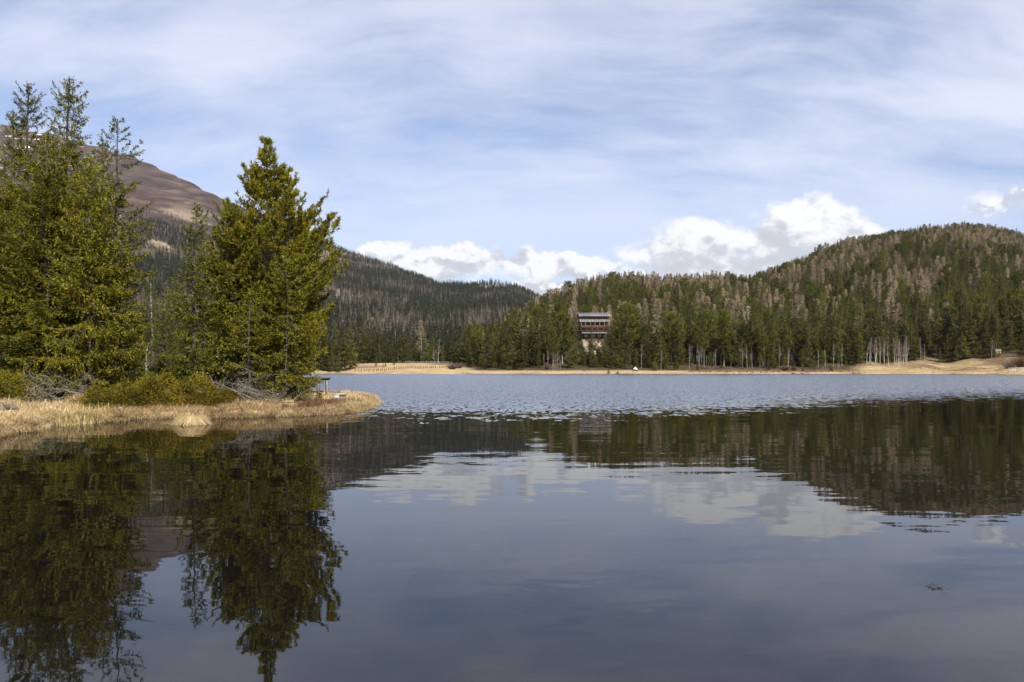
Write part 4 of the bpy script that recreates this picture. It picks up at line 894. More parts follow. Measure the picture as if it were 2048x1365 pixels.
for px, top, Y in [(875, 678, 352), (868, 700, 350), (1096, 700, 338), (1106, 704, 336), (1110, 708, 334), (1115, 702, 337), (1088, 706, 342), (1120, 710, 335), (1283, 690, 344), (1322, 700, 340), (1290, 700, 350)]:
    far_tree(B_, px, top, Y, wide=0.8)
for k in range(24): far_tree(B_, rng.uniform(1376, 1545), rng.uniform(682, 716), rng.uniform(338, 362), wide=0.8)
for k in range(11): far_tree(B_, rng.uniform(1552, 1700), rng.uniform(686, 712), rng.uniform(336, 356), wide=0.8)
for k in range(30): far_tree(B_, 1727 + 88 * rng.rand() ** 0.9, rng.uniform(672, 694), rng.uniform(337, 356), wide=0.9)
for px, top, Y in [(1841, 676, 350), (1849, 690, 350), (1872, 690, 356), (1878, 696, 356), (1984, 676, 340), (1988, 680, 342), (1993, 684, 341)]: far_tree(B_, px, top, Y, wide=0.8)

# the hill behind: every tree placed on the terrain, the largest of them individuals, the rest one forest
def scatter(seed, n, px0, px1, y0, y1):
    r_ = np.random.RandomState(seed)
    Yv = np.sqrt(r_.uniform(y0 ** 2, y1 ** 2, n)); pxv = r_.uniform(px0, px1, n); return pxv, Yv, (pxv - 1024) / F * Yv
pxv, Yv, Xv = scatter(31, 30000, 930, 2500, 352, 1480)
zv, pq, dq, sd_, hq, mq = height(Xv, Yv)
ok = (sd_ > np.interp(pxv, [930, 1250, 1690, 1800, 2050, 2500], [50, 36, 30, 44, 62, 70])) & (Yv < interp(pxv, DIST_R) * 1.10)
ok &= ~((np.abs(pxv - 1190) < 52) & (Yv < 402))
ok &= ~((pxv < 1010) & (Yv > 560))
# keep trees apart
def thin(X_, Y_, ok_, cell):
    g = {}; out = ok_.copy()
    for i in np.where(ok_)[0]:
        k_ = (int(X_[i] // cell), int(Y_[i] // cell))
        if k_ in g: out[i] = False
        else: g[k_] = 1
    return out
ok = thin(Xv, Yv, ok, 6.0)
larchy = fbm(Xv * 0.016, Yv * 0.013, 4) * 0.9 + 0.08 * sstep(Yv, 450, 900)
isl = (Yv > 400) & (larchy + np.random.RandomState(4).randn(len(Xv)) * 0.17 > 0.25)
r_ = np.random.RandomState(77)
Hv = np.where(isl, r_.uniform(18, 28, len(Xv)), r_.uniform(15, 27, len(Xv)))
Hv *= np.where(Yv > 900, 0.88, 1.0)
Hv = np.where(pxv < 1100, Hv * 0.9, Hv)
kindv = np.where(isl, 2, np.where(r_.rand(len(Xv)) < 0.10, 1, 0))
vis = np.where(ok)[0]; app = Hv[vis] / Yv[vis]
inview = (pxv[vis] > 940) & (pxv[vis] < 2040)
order = vis[inview][np.argsort(-app[inview])]
room = 300 - sum(1 for t in IND if t['kind'] == S_)
chosen = []
cnt_ = {S_: sum(t['kind'] == S_ for t in IND), P_: sum(t['kind'] == P_ for t in IND), L_: sum(t['kind'] == L_ for t in IND)}
LIM = {S_: 200, P_: 90, L_: 120}
for i in order:
    k_ = (S_, P_, L_)[kindv[i]]
    if cnt_[k_] < LIM[k_]:
        cnt_[k_] += 1; chosen.append(i); IND.append(dict(kind=k_, px=pxv[i], x=Xv[i], y=Yv[i], z=zv[i] - 0.2, H=Hv[i], wide=1.0, note='hill', var=None))
rest = np.setdiff1d(vis, np.array(chosen))

# labels: where a tree stands, counted from the left among its kind there
ORD = 'first second third fourth fifth sixth seventh eighth ninth tenth eleventh twelfth thirteenth fourteenth fifteenth sixteenth seventeenth eighteenth nineteenth twentieth'.split()
TENS = {20: 'twenty', 30: 'thirty', 40: 'forty', 50: 'fifty'}
def ordinal(n):
    if n <= 20: return ORD[n - 1]
    t, u_ = n // 10 * 10, n % 10
    return (TENS[t] + '-' + ORD[u_ - 1]) if u_ else TENS[t][:-1] + 'ieth'
ZONES = [(0, 955, 'on the left meadow shore'), (955, 1143, 'just left of the wooden house'), (1143, 1275, 'around the tall wooden house'), (1275, 1700, 'between wooden house and birch grove'), (1700, 1822, 'in the birch grove clump'), (1822, 9999, 'behind the right grassy bank')]
LOOK = {S_: ('dark green spruce', 'spruce', 'far_spruce_tree'), P_: ('light green pine', 'pine', 'far_pine_tree'), L_: ('leafless tan larch', 'larch', 'far_larch_tree'), B_: ('white-stemmed bare birch', 'birch', 'far_birch_tree')}
HILL = {S_: ('dark green spruce in the forest on the right hillside', 'spruces on the right hillside'), P_: ('light green pine scattered in the forest on the right hillside', 'pines on the right hillside'), L_: ('leafless tan larch standing among the hillside spruces on the right', 'larches on the right hillside')}
r_ = np.random.RandomState(9)
shore_t = [t for t in IND if t['note'] != 'hill']
for k_ in (S_, P_, L_, B_):
    for z0, z1, ztxt in ZONES:
        g = sorted([t for t in shore_t if t['kind'] == k_ and z0 <= t['px'] < z1], key=lambda t: t['px'])
        hs = sorted(t['H'] for t in g)
        for n_, t in enumerate(g):
            sz = '' if len(g) < 3 else ('tall ' if t['H'] > hs[int(len(hs) * 0.7)] else 'young ' if t['H'] < 8 else '')
            t['label'] = (sz + LOOK[k_][0] + ' ' + ztxt + ((', ' + ordinal(n_ + 1) + ' from the left') if len(g) > 1 else ''))
            t['group'] = LOOK[k_][1] + ' trees ' + ztxt
HZONES = [(0, 1143, 'left of the wooden house'), (1143, 1275, 'above the wooden house'), (1275, 1480, 'above the pale shore trunks'), (1480, 1700, 'between pale trunks and grove'), (1700, 1822, 'above the birch grove'), (1822, 9999, 'above the right grassy bank')]
hill_t = [t for t in IND if t['note'] == 'hill']
for k_ in (S_, P_, L_):
    ys = np.sort([t['y'] for t in hill_t if t['kind'] == k_]); q1, q2 = ys[len(ys) // 3], ys[2 * len(ys) // 3]
    for row, (ya, yb) in (('lowest', (0, q1)), ('middle', (q1, q2)), ('upper', (q2, 1e9))):
        for z0, z1, ztxt in HZONES:
            g = sorted([t for t in hill_t if t['kind'] == k_ and z0 <= t['px'] < z1 and ya <= t['y'] < yb], key=lambda t: t['px'])
            for n_, t in enumerate(g): t['label'] = LOOK[k_][0].replace('dark green ', '').replace('light green ', '').replace('leafless tan ', 'leafless ') + ' in ' + row + ' hillside rows ' + ztxt + ((', ' + ordinal(n_ + 1) + ' from left') if len(g) > 1 else '')
for t in IND:
    lst = PROTO[t['kind']]; v_ = t['var'] if t['var'] is not None else r_.randint(len(lst))
    if t['kind'] == P_ and t['note'] != 'hill' and t['H'] > 17 and t['wide'] > 1.1: v_ = 3
    H0, meshes, _p, _m = lst[v_]; s_ = t['H'] / H0; sw = s_ * t['wide'] * (1.0 if t['H'] > 8 else 0.9) * (1.32 if t['kind'] == S_ else 1.0)
    root = empty(LOOK[t['kind']][2], (t['x'], t['y'], t['z']), r_.rand() * 6.28, (sw, sw, s_))
    if t['note'] == 'hill': tag(root, t['label'], LOOK[t['kind']][1], HILL[t['kind']][1])
    else: tag(root, t['label'], LOOK[t['kind']][1], t['group'])
    for pn, me in meshes:
        if len(me.vertices): link(pn, me, root)

# ---- the masses: hill forest and mountain forest, instanced through geometry nodes
def forest_obj(name, label, pts, index, scale, rotz, protos):
    coll = bpy.data.collections.new(name + '_kinds')
    for k, (parts, mats) in enumerate(protos):
        mb = MB(); mm = []
        for pmb, mt in zip(parts, mats):
            if not pmb.v: continue
            off = mb.n
            for vv_, tt_ in zip(pmb.v, pmb.t): mb.v.append(vv_); mb.t.append(tt_)
            for f_, _x in pmb.f: mb.f.append((f_ + off, len(mm)))
            mb.n += pmb.n; mm.append(mt)
        o = bpy.data.objects.new('%s_%02d' % (name, k), mb.mesh(name + '_kind', mm)); coll.objects.link(o)
    me = bpy.data.meshes.new(name); me.vertices.add(len(pts)); me.vertices.foreach_set('co', np.asarray(pts, np.float32).ravel())
    a = me.attributes.new('kind_index', 'INT', 'POINT'); a.data.foreach_set('value', np.asarray(index, np.int32))
    a = me.attributes.new('size', 'FLOAT_VECTOR', 'POINT'); a.data.foreach_set('vector', np.asarray(scale, np.float32).ravel())
    a = me.attributes.new('turn', 'FLOAT_VECTOR', 'POINT'); a.data.foreach_set('vector', np.stack([0 * rotz, 0 * rotz, rotz], -1).astype(np.float32).ravel())
    o = link(name, me)
    ng = bpy.data.node_groups.new(name, 'GeometryNodeTree')
    ng.interface.new_socket('Geometry', in_out='INPUT', socket_type='NodeSocketGeometry'); ng.interface.new_socket('Geometry', in_out='OUTPUT', socket_type='NodeSocketGeometry')
    N = ng.nodes; gi = N.new('NodeGroupInput'); go = N.new('NodeGroupOutput'); ci = N.new('GeometryNodeCollectionInfo'); ip = N.new('GeometryNodeInstanceOnPoints')
    ci.inputs['Collection'].default_value = coll; ci.inputs['Separate Children'].default_value = True; ci.inputs['Reset Children'].default_value = True
    def na_(nm, dt):
        n_ = N.new('GeometryNodeInputNamedAttribute'); n_.data_type = dt; n_.inputs['Name'].default_value = nm; return n_.outputs['Attribute']
    Lk = ng.links.new
    Lk(gi.outputs[0], ip.inputs['Points']); Lk(ci.outputs[0], ip.inputs['Instance']); ip.inputs['Pick Instance'].default_value = True
    Lk(na_('kind_index', 'INT'), ip.inputs['Instance Index']); Lk(na_('turn', 'FLOAT_VECTOR'), ip.inputs['Rotation']); Lk(na_('size', 'FLOAT_VECTOR'), ip.inputs['Scale'])
    Lk(ip.outputs[0], go.inputs[0])
    md = o.modifiers.new('scatter', 'NODES'); md.node_group = ng
    return tag(o, label, 'forest', kind='stuff')

order_kinds = [(p_, m_) for k_ in (S_, P_, L_) for (_h, _m, p_, m_) in PROTO[k_]]
nS, nP, nL = len(PROTO[S_]), len(PROTO[P_]), len(PROTO[L_])
kk = kindv[rest]; rr_ = r_.rand(len(rest))
ix = np.where(kk == 0, (rr_ * nS).astype(int), np.where(kk == 1, nS + (rr_ * nP).astype(int), nS + nP + (rr_ * nL).astype(int)))
hh_ = Hv[rest] / np.where(kk == 1, 20.0, 22.0); ww = hh_ * r_.uniform(1.05, 1.6, len(rest))
forest_obj('hill_forest', 'dense forest of spruce and bare larch covering the right hill', np.stack([Xv[rest], Yv[rest], zv[rest] - 0.3], -1), ix, np.stack([ww, ww, hh_], -1), r_.rand(len(rest)) * 6.28, order_kinds)

# low-detail kinds for the mountain, where a tree is a few pixels tall
def mini_tree(seed, larch=False):
    r2 = np.random.RandomState(seed); H = 20.0; tk, cr, wd = MB(), MB(), MB()
    n = 90 if not larch else 80; u_ = r2.uniform(0.06, 0.98, n); a = r2.rand(n) * 2 * PI
    reach = np.interp(u_, [0, 0.2, 0.6, 1.0], [2.8, 2.9, 1.7, 0.15]) * r2.uniform(0.5, 1.1, n)
    p_ = np.stack([0.25 * reach * np.cos(a), 0.25 * reach * np.sin(a), H * u_], -1)
    d_ = np.stack([np.cos(a), np.sin(a), np.where(u_ > 0.85, 1.0, -0.35) + r2.randn(n) * 0.2], -1)
    cr.diamonds(p_, d_, np.array([0, 0, 1.0]) + r2.randn(n, 3) * 0.5, reach + 0.5, np.full(n, 0.75 if not larch else 0.26), np.clip(0.45 + r2.randn(n) * 0.22, 0, 1), back=0.55)
    zs = np.linspace(0, 1, 3); tk.tubes(np.stack([0 * zs, 0 * zs, H * zs * 0.97], -1), 0.22 * (1 - zs) + 0.02, k=4)
    return tk, cr, wd
pm_, Ym, Xm = scatter(41, 95000, -60, 1320, 470, 3500)
Zm, _p, _d, sdm, hm, mm_ = height(Xm, Ym)
tl = 560 + 230 * fbm(Xm * 0.0016, Ym * 0.0016, 4) * 2
patch = fbm(Xm * 0.0035, Ym * 0.0022, 4)
densm = np.where(mm_ < 12, 0.9, np.clip(0.80 + 1.5 * patch, 0.10, 1)) * (1 - sstep(mm_ - tl, -240, 90))
densm *= 1 - 0.9 * np.exp(-((Xm - rk2.x) / 50) ** 2 - ((Ym - rk2.y) / 200) ** 2)
densm = np.where(Ym > interp(pm_, DIST_L) * 1.03, 0, densm)
okm = (np.random.RandomState(6).rand(len(Xm)) < densm) & (mm_ >= hm) & ~((pm_ < 640) & (Ym < 900) & (pm_ < 0))
okm = thin(Xm, Ym, okm, 6.5)
im = np.where(okm)[0]
larm = (fbm(Xm * 0.006 + 9, Ym * 0.004, 4) + 0.10 * sstep(mm_, 30, 200) + np.random.RandomState(8).randn(len(Xm)) * 0.14)[im] > 0.16
larm &= mm_[im] > 10
minis = [mini_tree(300 + k) for k in range(4)] + [mini_tree(320 + k, True) for k in range(4)]
FLB = (M['bark_grey'], M['mountain_larch'], M['mountain_larch']); FSM = (M['bark'], M['mountain_spruce'], M['twig'])
kinds = [(p_, FSM if k < 4 else FLB) for k, p_ in enumerate(minis)]
ixm = np.where(larm, 4, 0) + r_.randint(0, 4, len(im)); hm_ = r_.uniform(0.6, 1.05, len(im)) * (1 - 0.35 * sstep(mm_[im] - tl[im], -260, 0))
hm_ = np.where(mm_[im] < 12, np.minimum(hm_, 0.85), hm_)
wm_ = hm_ * r_.uniform(0.9, 1.35, len(im))
forest_obj('mountain_forest', 'forest of dark spruce and grey-brown larch on the left mountainside', np.stack([Xm[im], Ym[im], Zm[im] - 0.3], -1), ixm, np.stack([wm_, wm_, hm_], -1), r_.rand(len(im)) * 6.28, kinds)
print('trees: individuals', len(IND), 'hill', len(rest), 'mountain', len(im))

# a pale crag showing through the forest of the mountain
def rock_mesh(seed, rx, ry, rz_, n=26):
    mb = MB(); u_ = np.linspace(0, PI, n // 2); v_ = np.linspace(0, 2 * PI, n, endpoint=False)
    UU, VV = np.meshgrid(u_, v_, indexing='ij'); rr2 = 1 + 1.5 * fbm(UU * 3.4 + seed, np.abs(VV - PI) * 2.6, 4)
    vv_ = np.stack([rx * rr2 * np.sin(UU) * np.cos(VV), ry * rr2 * np.sin(UU) * np.sin(VV), rz_ * rr2 * np.cos(UU)], -1)
    i_ = np.arange(vv_.shape[0] * vv_.shape[1]).reshape(vv_.shape[:2])
    mb.add(vv_.reshape(-1, 3), np.stack([i_[:-1], i_[1:], np.roll(i_, -1, 1)[1:], np.roll(i_, -1, 1)[:-1]], -1).reshape(-1, 4)); return mb
m_crag = rough('crag_rock', (0.130, 0.098, 0.068), (0.290, 0.230, 0.155), 0.05, 8, bump=1.0)
# find where the sight line through the crag meets the slope
for Yc in np.arange(1000, 3600, 10.0):
    c_ = at(322, 500, Yc); 
    if height(np.array([c_.x]), np.array([Yc]))[0][0] > c_.z: break
for k, (dx_, dz_, rx, rz_) in enumerate([(0, 0, 22, 15), (-20, 6, 16, 14), (22, -4, 14, 10)]):
    s_ = Yc / 1900; x = c_.x + dx_ * s_; zz_ = float(height(np.array([x]), np.array([Yc]))[0][0])
    o = tag(rock_mesh(5 + k, rx * s_, rx * 0.7 * s_, rz_ * s_).obj('rock_crag', m_crag), ['pale crag in the middle of the bare outcrop on the left mountain', 'highest pale crag of the outcrop on the left mountain', 'lowest pale crag of the outcrop on the left mountain'][k], 'crag', 'crags on the mountainside')
    o.location = (x, Yc, zz_ + dz_ * 0.3)

# ------------------------------------------------------------------ the tall wooden house
HY = 372.0; K = F / HY
def hx(px): return (px - 1190) / K
def hzz(py): return CAMZ + (HZ - py) / K
house = tag(empty('wooden_house', ((1190 - 1024) / F * HY, HY, 0)), 'tall dark timber house with grey roof and two balconies among the trees', 'house')
def part(name, mb, mt, parent=house): return mb.obj(name, M[mt], parent)
xl, xr_ = hx(1161), hx(1218); wd_ = xr_ - xl; xc = (xl + xr_) / 2; DEP = 11.0
part('stone_base', MB().box((xc, DEP / 2 + 0.3, (hzz(700) + hzz(677)) / 2), (wd_ - 1.0, DEP - 0.6, hzz(677) - hzz(700))), 'plaster')
part('lower_wall', MB().box((xc, DEP / 2, (hzz(677) + hzz(663)) / 2), (wd_ - 0.6, DEP, hzz(663) - hzz(677))), 'timber')
part('middle_wall', MB().box((xc, DEP / 2 + 0.15, (hzz(663) + hzz(641)) / 2), (wd_ - 0.3, DEP - 0.3, hzz(641) - hzz(663))), 'timber')
part('upper_wall', MB().box((xc, DEP / 2 + 0.3, (hzz(641) + hzz(631.5)) / 2), (wd_, DEP - 0.6, hzz(631.5) - hzz(641))), 'timber_red')
# gable ends
zr1, ze1 = hzz(624.6), hzz(632.2)
for sx_ in (xl + 0.15, xr_ - 0.15):
    g = MB(); v_ = [(sx_ + o_, y_, z_) for o_ in (-0.12, 0.12) for y_, z_ in ((0.3, ze1 - 0.1), (DEP - 0.3, ze1 - 0.1), (DEP / 2, zr1 - 0.35))]
    g.add(v_, [(0, 2, 1), (3, 4, 5)]); g.f.append((np.array([(0, 1, 4, 3), (1, 2, 5, 4), (2, 0, 3, 5)]), 0)); part('gable', g, 'timber')
# main roof: sheets, front and back slopes; on the left some sheets are dark
roof = part('roof', MB().box((xc, DEP / 2, zr1 + 0.03), (hx(1222) - hx(1158), 0.35, 0.12)), 'roof_grey')
nsh = 26; x0_, x1_ = hx(1157.5), hx(1222.5); sw_ = (x1_ - x0_) / nsh; run = DEP / 2 + 1.3; rise = zr1 - ze1 + 0.25; ang = math.atan2(rise, run); ln_ = math.hypot(run, rise)
for k in range(nsh):
    for sgn in (-1, 1):
        sh = MB().box((x0_ + (k + 0.5) * sw_, DEP / 2 + sgn * run / 2, zr1 - rise / 2 + (0.0 if k % 2 else 0.03)), (sw_ * 0.94, ln_, 0.07), rx=-sgn * ang)
        sh.obj('roof_sheet', M['roof_dark'] if (k in (2, 4, 6, 8) and sgn < 0) else M['roof_grey'], roof)
# lean-to roof over the upper gallery
lean = part('gallery_roof', MB().box((xc, 0.10, hzz(638.6)), (wd_ + 1.4, 0.16, 0.12)), 'roof_grey')
for k in range(18):
    xs = hx(1158.5) + (k + 0.5) * (hx(1219) - hx(1158.5)) / 18
    MB().box((xs, -0.95, (hzz(638.6) + hzz(644.6)) / 2), ((hx(1219) - hx(1158.5)) / 18 * 0.95, math.hypot(2.0, hzz(638.6) - hzz(644.6)), 0.06), rx=math.atan2(hzz(638.6) - hzz(644.6), 2.0)).obj('roof_sheet', M['roof_grey'], lean)
def balcony(ytop, yrail0, yrail1, depth, posts, roofbelow=None):
    zt, z0_, z1_ = hzz(ytop), hzz(yrail1), hzz(yrail0)
    bal = part('balcony', MB().box((xc, -depth / 2 + 0.05, z0_ - 0.08), (wd_ + 0.2, depth, 0.16)), 'timber')
    nbd = 30
    for k in range(nbd): MB().box((xl + 0.1 + (k + 0.5) * (wd_ - 0.2) / nbd, -depth + 0.1, (z0_ + z1_) / 2), ((wd_ - 0.2) / nbd * 0.9, 0.05, z1_ - z0_ - 0.1)).obj('board', M['timber'], bal)
    MB().box((xc, -depth + 0.1, z1_ + 0.02), (wd_, 0.14, 0.10)).obj('handrail', M['timber'], bal)
    for k in range(posts): MB().box((xl + 0.2 + k * (wd_ - 0.4) / (posts - 1), -depth + 0.1, (zt + z0_) / 2 + 0.06), (0.17, 0.19, zt - z0_ - 0.3)).obj('post', M['weathered'], bal)
    return bal
balcony(644.6, 651.5, 656.6, 1.7, 7)
b2 = balcony(656.4, 661.0, 662.6, 1.5, 6)
low_roof = part('lower_roof', MB().box((xc, 0.06, hzz(661.8)), (wd_ + 1.0, 0.14, 0.10)), 'roof_grey')
for k in range(16):
    xs = hx(1163) + (k + 0.5) * (hx(1221) - hx(1163)) / 16
    MB().box((xs, -1.05, hzz(664.9)), ((hx(1221) - hx(1163)) / 16 * 0.95, math.hypot(2.3, 1.2), 0.06), rx=math.atan2(1.2, 2.3)).obj('roof_sheet', M['roof_grey'], low_roof)
def window(px, y0, y1, wpx, yy, shut=None, name='window', frame='shutter', pw=0.30):
    cx_, z0_, z1_ = hx(px), hzz(y1), hzz(y0); w2 = wpx / K
    f_ = part(name, MB().box((cx_, yy - 0.04, (z0_ + z1_) / 2), (w2, 0.08, z1_ - z0_)), frame)
    for sx_ in (-1, 1): MB().box((cx_ + sx_ * w2 * 0.2, yy - 0.095, (z0_ + z1_) / 2), (w2 * pw, 0.03, (z1_ - z0_) * 0.72)).obj('pane', M['glass'], f_)
    if shut:
        for sx_ in (-1, 1): MB().box((cx_ + sx_ * (w2 * 0.5 + shut / 2 + 0.05), yy - 0.04, (z0_ + z1_) / 2), (shut, 0.07, (z1_ - z0_) * 1.05)).obj('shutter', M['shutter'], f_)
for px in (1171.5, 1187.5, 1203, 1213): window(px, 633.8, 638.0, 4.2, 0.3, frame='plaster')
for px in (1170, 1187, 1198, 1210): window(px, 646.8, 655.0, 3.2, 0.15)
for px in (1172, 1187.5, 1207): window(px, 657.6, 662.2, 3.4, 0.15)
for px in (1172, 1186.5, 1198.5, 1211): window(px, 668.6, 675.0, 6.0, 0.0, frame='cream', pw=0.14)
# pale rocks below the house
for k, (px, py, Yk, rx, rz_) in enumerate([(1170, 689, 366, 1.7, 2.4), (1193, 687, 365, 2.4, 1.7), (1173, 700, 362, 1.3, 2.0), (1197, 728, 350, 1.5, 0.6), (1186, 697, 361, 1.8, 1.5)]):
    c_ = at(px, py, Yk); o = tag(rock_mesh(20 + k, rx, 1.8, rz_, 18).obj('boulder', M['rock']), ['pale upright boulder below the left end of the house', 'pale broad boulder below the middle of the house', 'lower pale boulder under the left end of the house', 'flat pale boulder near the shore below the house', 'pale boulder among the trees under the house'][k], 'boulder', 'pale rocks below the house')
    zg = float(height(np.array([c_.x]), np.array([Yk]))[0][0]); o.location = (c_.x, Yk, zg + rz_ * 0.35)

# ------------------------------------------------------------------ small things along the far shore
def gz(x, y): return float(height(np.array([x]), np.array([y]))[0][0])
# post fence across the left meadow
post_me = MB().box((0, 0, 0.45), (0.26, 0.26, 1.3)).mesh('post', M['timber'])
fx = (800 - 1024) / F * 345; fence = tag(empty('post_fence', (fx, 345, 0)), 'row of short dark fence posts across the left meadow', 'fence')
r_ = np.random.RandomState(12)
pp = [(711, 337), (718, 338), (722, 338), (728, 337)] + [(728 + k * 4.1, 337 + 22 * (k / 44) ** 1.5) for k in range(1, 45)]
for px, Yk in pp:
    px += r_.uniform(-0.7, 0.7); x = (px - 1024) / F * Yk
    o = link('post', post_me, fence); o.location = (x - fx, Yk - 345, gz(x, Yk)); o.rotation_euler = (r_.uniform(-.1, .1), r_.uniform(-.12, .12), 0); o.scale = (1, 1, r_.uniform(0.8, 1.25))
# grey rail fence at the back of that meadow
fx = (862 - 1024) / F * 412; rf = tag(empty('rail_fence', (fx, 412, 0)), 'low grey rail fence along the back of the left meadow', 'fence')
for k in range(12):
    x = fx + (k - 6) * 2.2; MB().box((x - fx, 0, gz(x, 412) + 0.5), (0.15, 0.15, 1.3)).obj('post', M['weathered'], rf)
    if k < 11:
        for h_ in (0.45, 0.9): 
            za, zc = gz(x, 412), gz(x + 2.2, 412); MB().tubes(np.array([(x - fx, -0.1, za + h_), (x - fx + 2.2, -0.1, zc + h_)]), np.array([0.07, 0.07]), k=5).obj('rail', M['weathered'], rf)
# fence at the right edge
Yf = 262.0; fx = (2030 - 1024) / F * Yf
Yf = 286.0; fx = (2034 - 1024) / F * Yf; rf = tag(empty('rail_fence', (fx, Yf, 0)), 'pale wooden rail fence by the water at the right edge', 'fence')
px_list = (2017, 2034, 2051, 2068)
for k, px in enumerate(px_list):
    x = (px - 1024) / F * Yf; MB().box((x - fx, 0, gz(x, Yf) + 0.7), (0.24, 0.24, 1.7)).obj('post', M['pale_plank'] if k == 0 else M['weathered_dark'], rf)
    if k < 3:
        x2 = (px_list[k + 1] - 1024) / F * Yf
        for h_ in (0.35, 0.85, 1.35): MB().box(((x + x2) / 2 - fx, -0.16, gz((x + x2) / 2, Yf) + h_), (x2 - x + 0.4, 0.10, 0.18)).obj('rail', M['pale_plank'], rf)
# plank ramp into the water
rx0 = at(1177, 744, 320); ramp = tag(empty('plank_ramp', (rx0.x, 320, 0)), 'light plank ramp sloping into the lake below the house', 'ramp')
for k in range(5):
    pmb = MB().box((0, 0, 0), (0.42, 5.2, 0.10)); o = pmb.obj('plank', M['pale_plank'], ramp); o.location = (-0.9 + k * 0.45, -0.2, 0.72); o.rotation_euler = (0.20, 0, 0.42)
for sx_ in (-0.8, 0.8): MB().box((sx_ - 0.5, 1.5, 0.55), (0.2, 0.2, 1.4)).obj('support_post', M['weathered_dark'], ramp)
# white tarpaulin over a stack
tx = at(1271, 740, 330); zt = gz(tx.x, 330); tp = tag(empty('tarp_shelter', (tx.x, 330, zt)), 'small white peaked tarpaulin over a dark stack on the shore', 'tarpaulin')
tv = MB(); tv.add([(-0.9, -0.8, 0.75), (0.9, -0.8, 0.6), (0.9, 0.8, 0.7), (-0.9, 0.8, 0.75), (-0.1, -0.2, 1.75), (0.15, 0.3, 1.65)], [(0, 1, 4), (1, 2, 5), (2, 3, 5), (3, 0, 4)]); tv.f.append((np.array([(1, 5, 4), (3, 4, 5)]), 0)); tv.obj('tarp', M['tarp'], tp)
for k in range(4): MB().tubes(np.array([(-1.1, -0.5 + k * 0.3, 0.25 + 0.22 * (k % 2)), (1.1, -0.5 + k * 0.3, 0.25 + 0.22 * (k % 2))]), np.array([0.18, 0.18]), k=7, cap=True).obj('log', M['weathered_dark'], tp)
for sx_ in (-0.8, 0.8): MB().box((sx_, -0.7, 0.35), (0.1, 0.1, 0.8)).obj('support_post', M['weathered_dark'], tp)
# dark logs and sods along the water's edge
r_ = np.random.RandomState(14)
logs = [(1384 + k * 13.6 + r_.uniform(-4, 4)) for k in range(23)]
for k, px in enumerate(logs):
    Yk = 322.0 + r_.uniform(-0.8, 1.4); x = (px - 1024) / F * Yk; L2 = r_.uniform(0.8, 2.2)
    o = tag(MB().tubes(np.array([(-L2 / 2, 0, 0.0), (-L2 * 0.2, 0.06, 0.05), (L2 * 0.25, -0.05, 0.03), (L2 / 2, 0.04, 0.0)]), np.array([0.14, 0.22, 0.2, 0.12]) * r_.uniform(0.7, 1.2), k=7, cap=True).obj('shore_log', M['weathered_dark']), 'dark log at the water edge, ' + ordinal(k + 1) + ' from the left below the pale trunks', 'log', 'dark logs along the far shore')
    o.location = (x, Yk, gz(x, Yk) + 0.18); o.rotation_euler = (0, 0, r_.uniform(-0.3, 0.3))
# bare bushes
def bare_bush(seed, rx, h, n=420, w=0.03):
    r2 = np.random.RandomState(seed); mb = MB(); a = r2.rand(n) * 2 * PI; f_ = np.sqrt(r2.rand(n))
    e = np.stack([rx * f_ * np.cos(a), rx * f_ * np.sin(a), h * (1 - 0.5 * f_ ** 2) * r2.uniform(0.6, 1, n)], -1); s_ = e * np.array([0.12, 0.12, 0]) + r2.randn(n, 3) * np.array([0.1, 0.1, 0])
    mb.diamonds(s_, e - s_, r2.randn(n, 3), np.linalg.norm(e - s_, axis=1), np.full(n, w), r2.rand(n), back=0.3)
    mid = s_ + (e - s_) * r2.uniform(0.4, 0.9, n)[:, None]; mb.diamonds(mid, unit(e - s_) + r2.randn(n, 3) * 0.5, r2.randn(n, 3), h * r2.uniform(0.2, 0.4, n), np.full(n, w * 0.7), r2.rand(n), back=0.3)
    return mb
for k, (px, Yk, rx, h, mt, lb) in enumerate([(905, 342, 3.2, 3.4, 'birch_twig', 'grey leafless bush at the end of the post fence'), (918, 352, 3.0, 3.2, 'birch_twig', 'leafless bush behind the one ending the post fence'), (1570, 334, 2.4, 2.6, 'heath', 'rounded brown mound of twigs on the heath'),
                                     (2020, 300, 3.4, 4.6, 'birch_twig', 'dark leafless bush behind the rail fence at the right edge'), (2042, 300, 4.0, 5.4, 'heath', 'big dark bush at the right edge above the fence'), (1094, 336, 1.8, 3.6, 'birch_twig', 'fine leafless bush among the birches left of the house')]):
    x = (px - 1024) / F * Yk; o = tag(bare_bush(400 + k, rx, h, 700 if mt == 'heath' else 420, 0.05 if mt == 'heath' else 0.03).obj('bare_bush', M[mt]), lb, 'bush'); o.location = (x, Yk, gz(x, Yk) - 0.05)
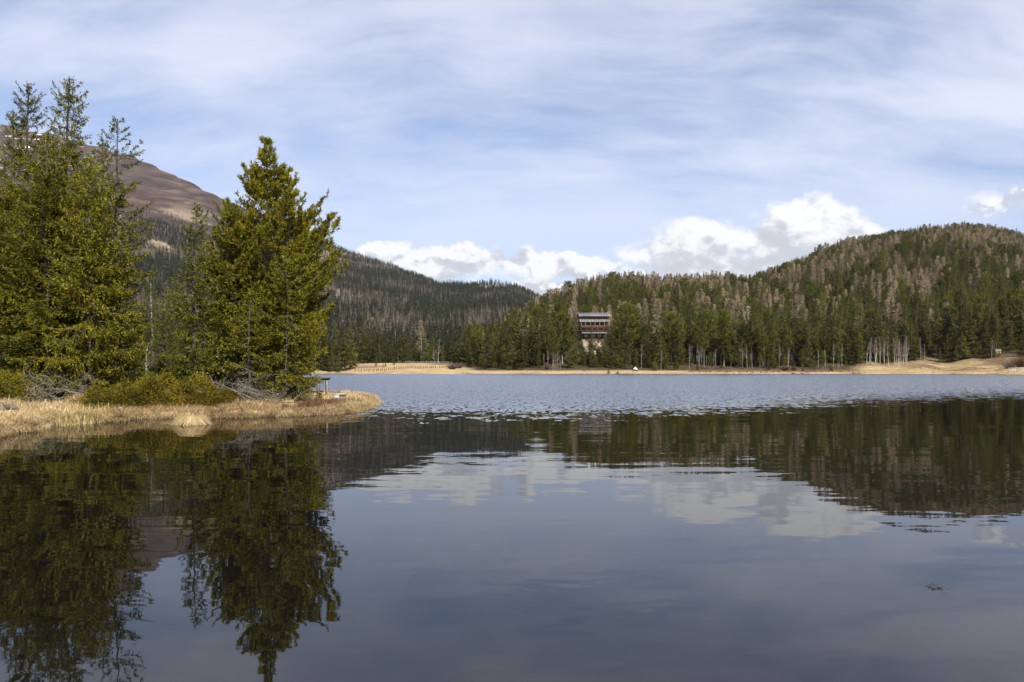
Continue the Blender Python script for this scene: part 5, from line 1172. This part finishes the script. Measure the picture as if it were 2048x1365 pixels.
# small hut in the dark gap at the right
hx0 = at(1997, 714, 350); zg = gz(hx0.x, 350); hut = tag(empty('log_hut', (hx0.x, 350, zg)), 'small log hut with a pale roof in the dark gap at the right', 'hut')
MB().box((0, 1.2, 0.9), (2.6, 2.4, 1.8)).obj('wall', M['shutter'], hut)
g = MB(); 
for sx_ in (-1, 1): g.box((sx_ * 0.85, 1.2, 2.05), (1.9, 3.0, 0.08), tint=0.5)
g = MB(); g.add([(-1.7, -0.3, 1.75), (1.7, -0.3, 1.75), (1.7, 1.2, 2.7), (-1.7, 1.2, 2.7), (1.7, 2.7, 1.75), (-1.7, 2.7, 1.75), (-1.7, -0.3, 1.67), (1.7, -0.3, 1.67), (1.7, 2.7, 1.67), (-1.7, 2.7, 1.67)], [(0, 1, 2, 3), (3, 2, 4, 5), (6, 7, 1, 0), (9, 5, 4, 8)]); hut.scale = (0.8, 0.8, 0.8); g.obj('roof', M['weathered'], hut)
MB().box((0.5, -0.03, 0.75), (0.7, 0.06, 1.4)).obj('door', M['timber'], hut)

# dry grass fringe on the far shore
r_ = np.random.RandomState(15); n = 9000; pxg = r_.uniform(620, 2080, n); Yg = interp(pxg, SHORE) * (1 + 0.012 * np.sin(pxg * 0.021) + 0.008 * np.sin(pxg * 0.067 + 1)) + r_.uniform(0.2, 1, n) ** 2 * 9.0
xg = (pxg - 1024) / F * Yg; zg_ = height(xg, Yg)[0]; a = r_.rand(n) * 2 * PI; fg = MB()
blades(r_, np.stack([xg, Yg, zg_ - 0.02], -1), np.stack([np.cos(a), np.sin(a)], -1), r_.uniform(0.25, 0.6, n), np.full(n, 0.06), r_.uniform(0.1, 0.8, n), np.clip(0.5 + r_.randn(n) * 0.2, 0, 1), fg)
n = 6000; pxg = r_.uniform(1700, 2090, n); Yg = interp(pxg, SHORE) + 4 + r_.rand(n) * 44; xg = (pxg - 1024) / F * Yg; zg_, _a, _b, dg, _c, _d2 = height(xg, Yg); a = r_.rand(n) * 2 * PI
kp = dg > 0.6
blades(r_, np.stack([xg, Yg, zg_ - 0.02], -1)[kp], np.stack([np.cos(a), np.sin(a)], -1)[kp], r_.uniform(0.2, 0.55, n)[kp], np.full(kp.sum(), 0.07), r_.uniform(0.1, 0.8, n)[kp], np.clip(0.35 + r_.randn(kp.sum()) * 0.25, 0, 1), fg)
tag(fg.obj('shore_grass', M['grass']), 'dry straw grass fringing the far shore', 'grass', kind='stuff')

# ------------------------------------------------------------------ the air
m, q = mat('haze_air')
pv = q.new('ShaderNodeVolumePrincipled'); pv.inputs['Color'].default_value = (0.80, 0.88, 1.0, 1); pv.inputs['Density'].default_value = 0.000022; pv.inputs['Anisotropy'].default_value = 0.1
q.l.new(pv.outputs[0], q.out.inputs['Volume'])
hb = MB().box((0, 9000, 790), (60000, 34000, 1590)); HAZE = True
if HAZE:
    o = tag(hb.obj('haze', m), kind='stuff'); o['label'] = 'thin bluish mountain air'
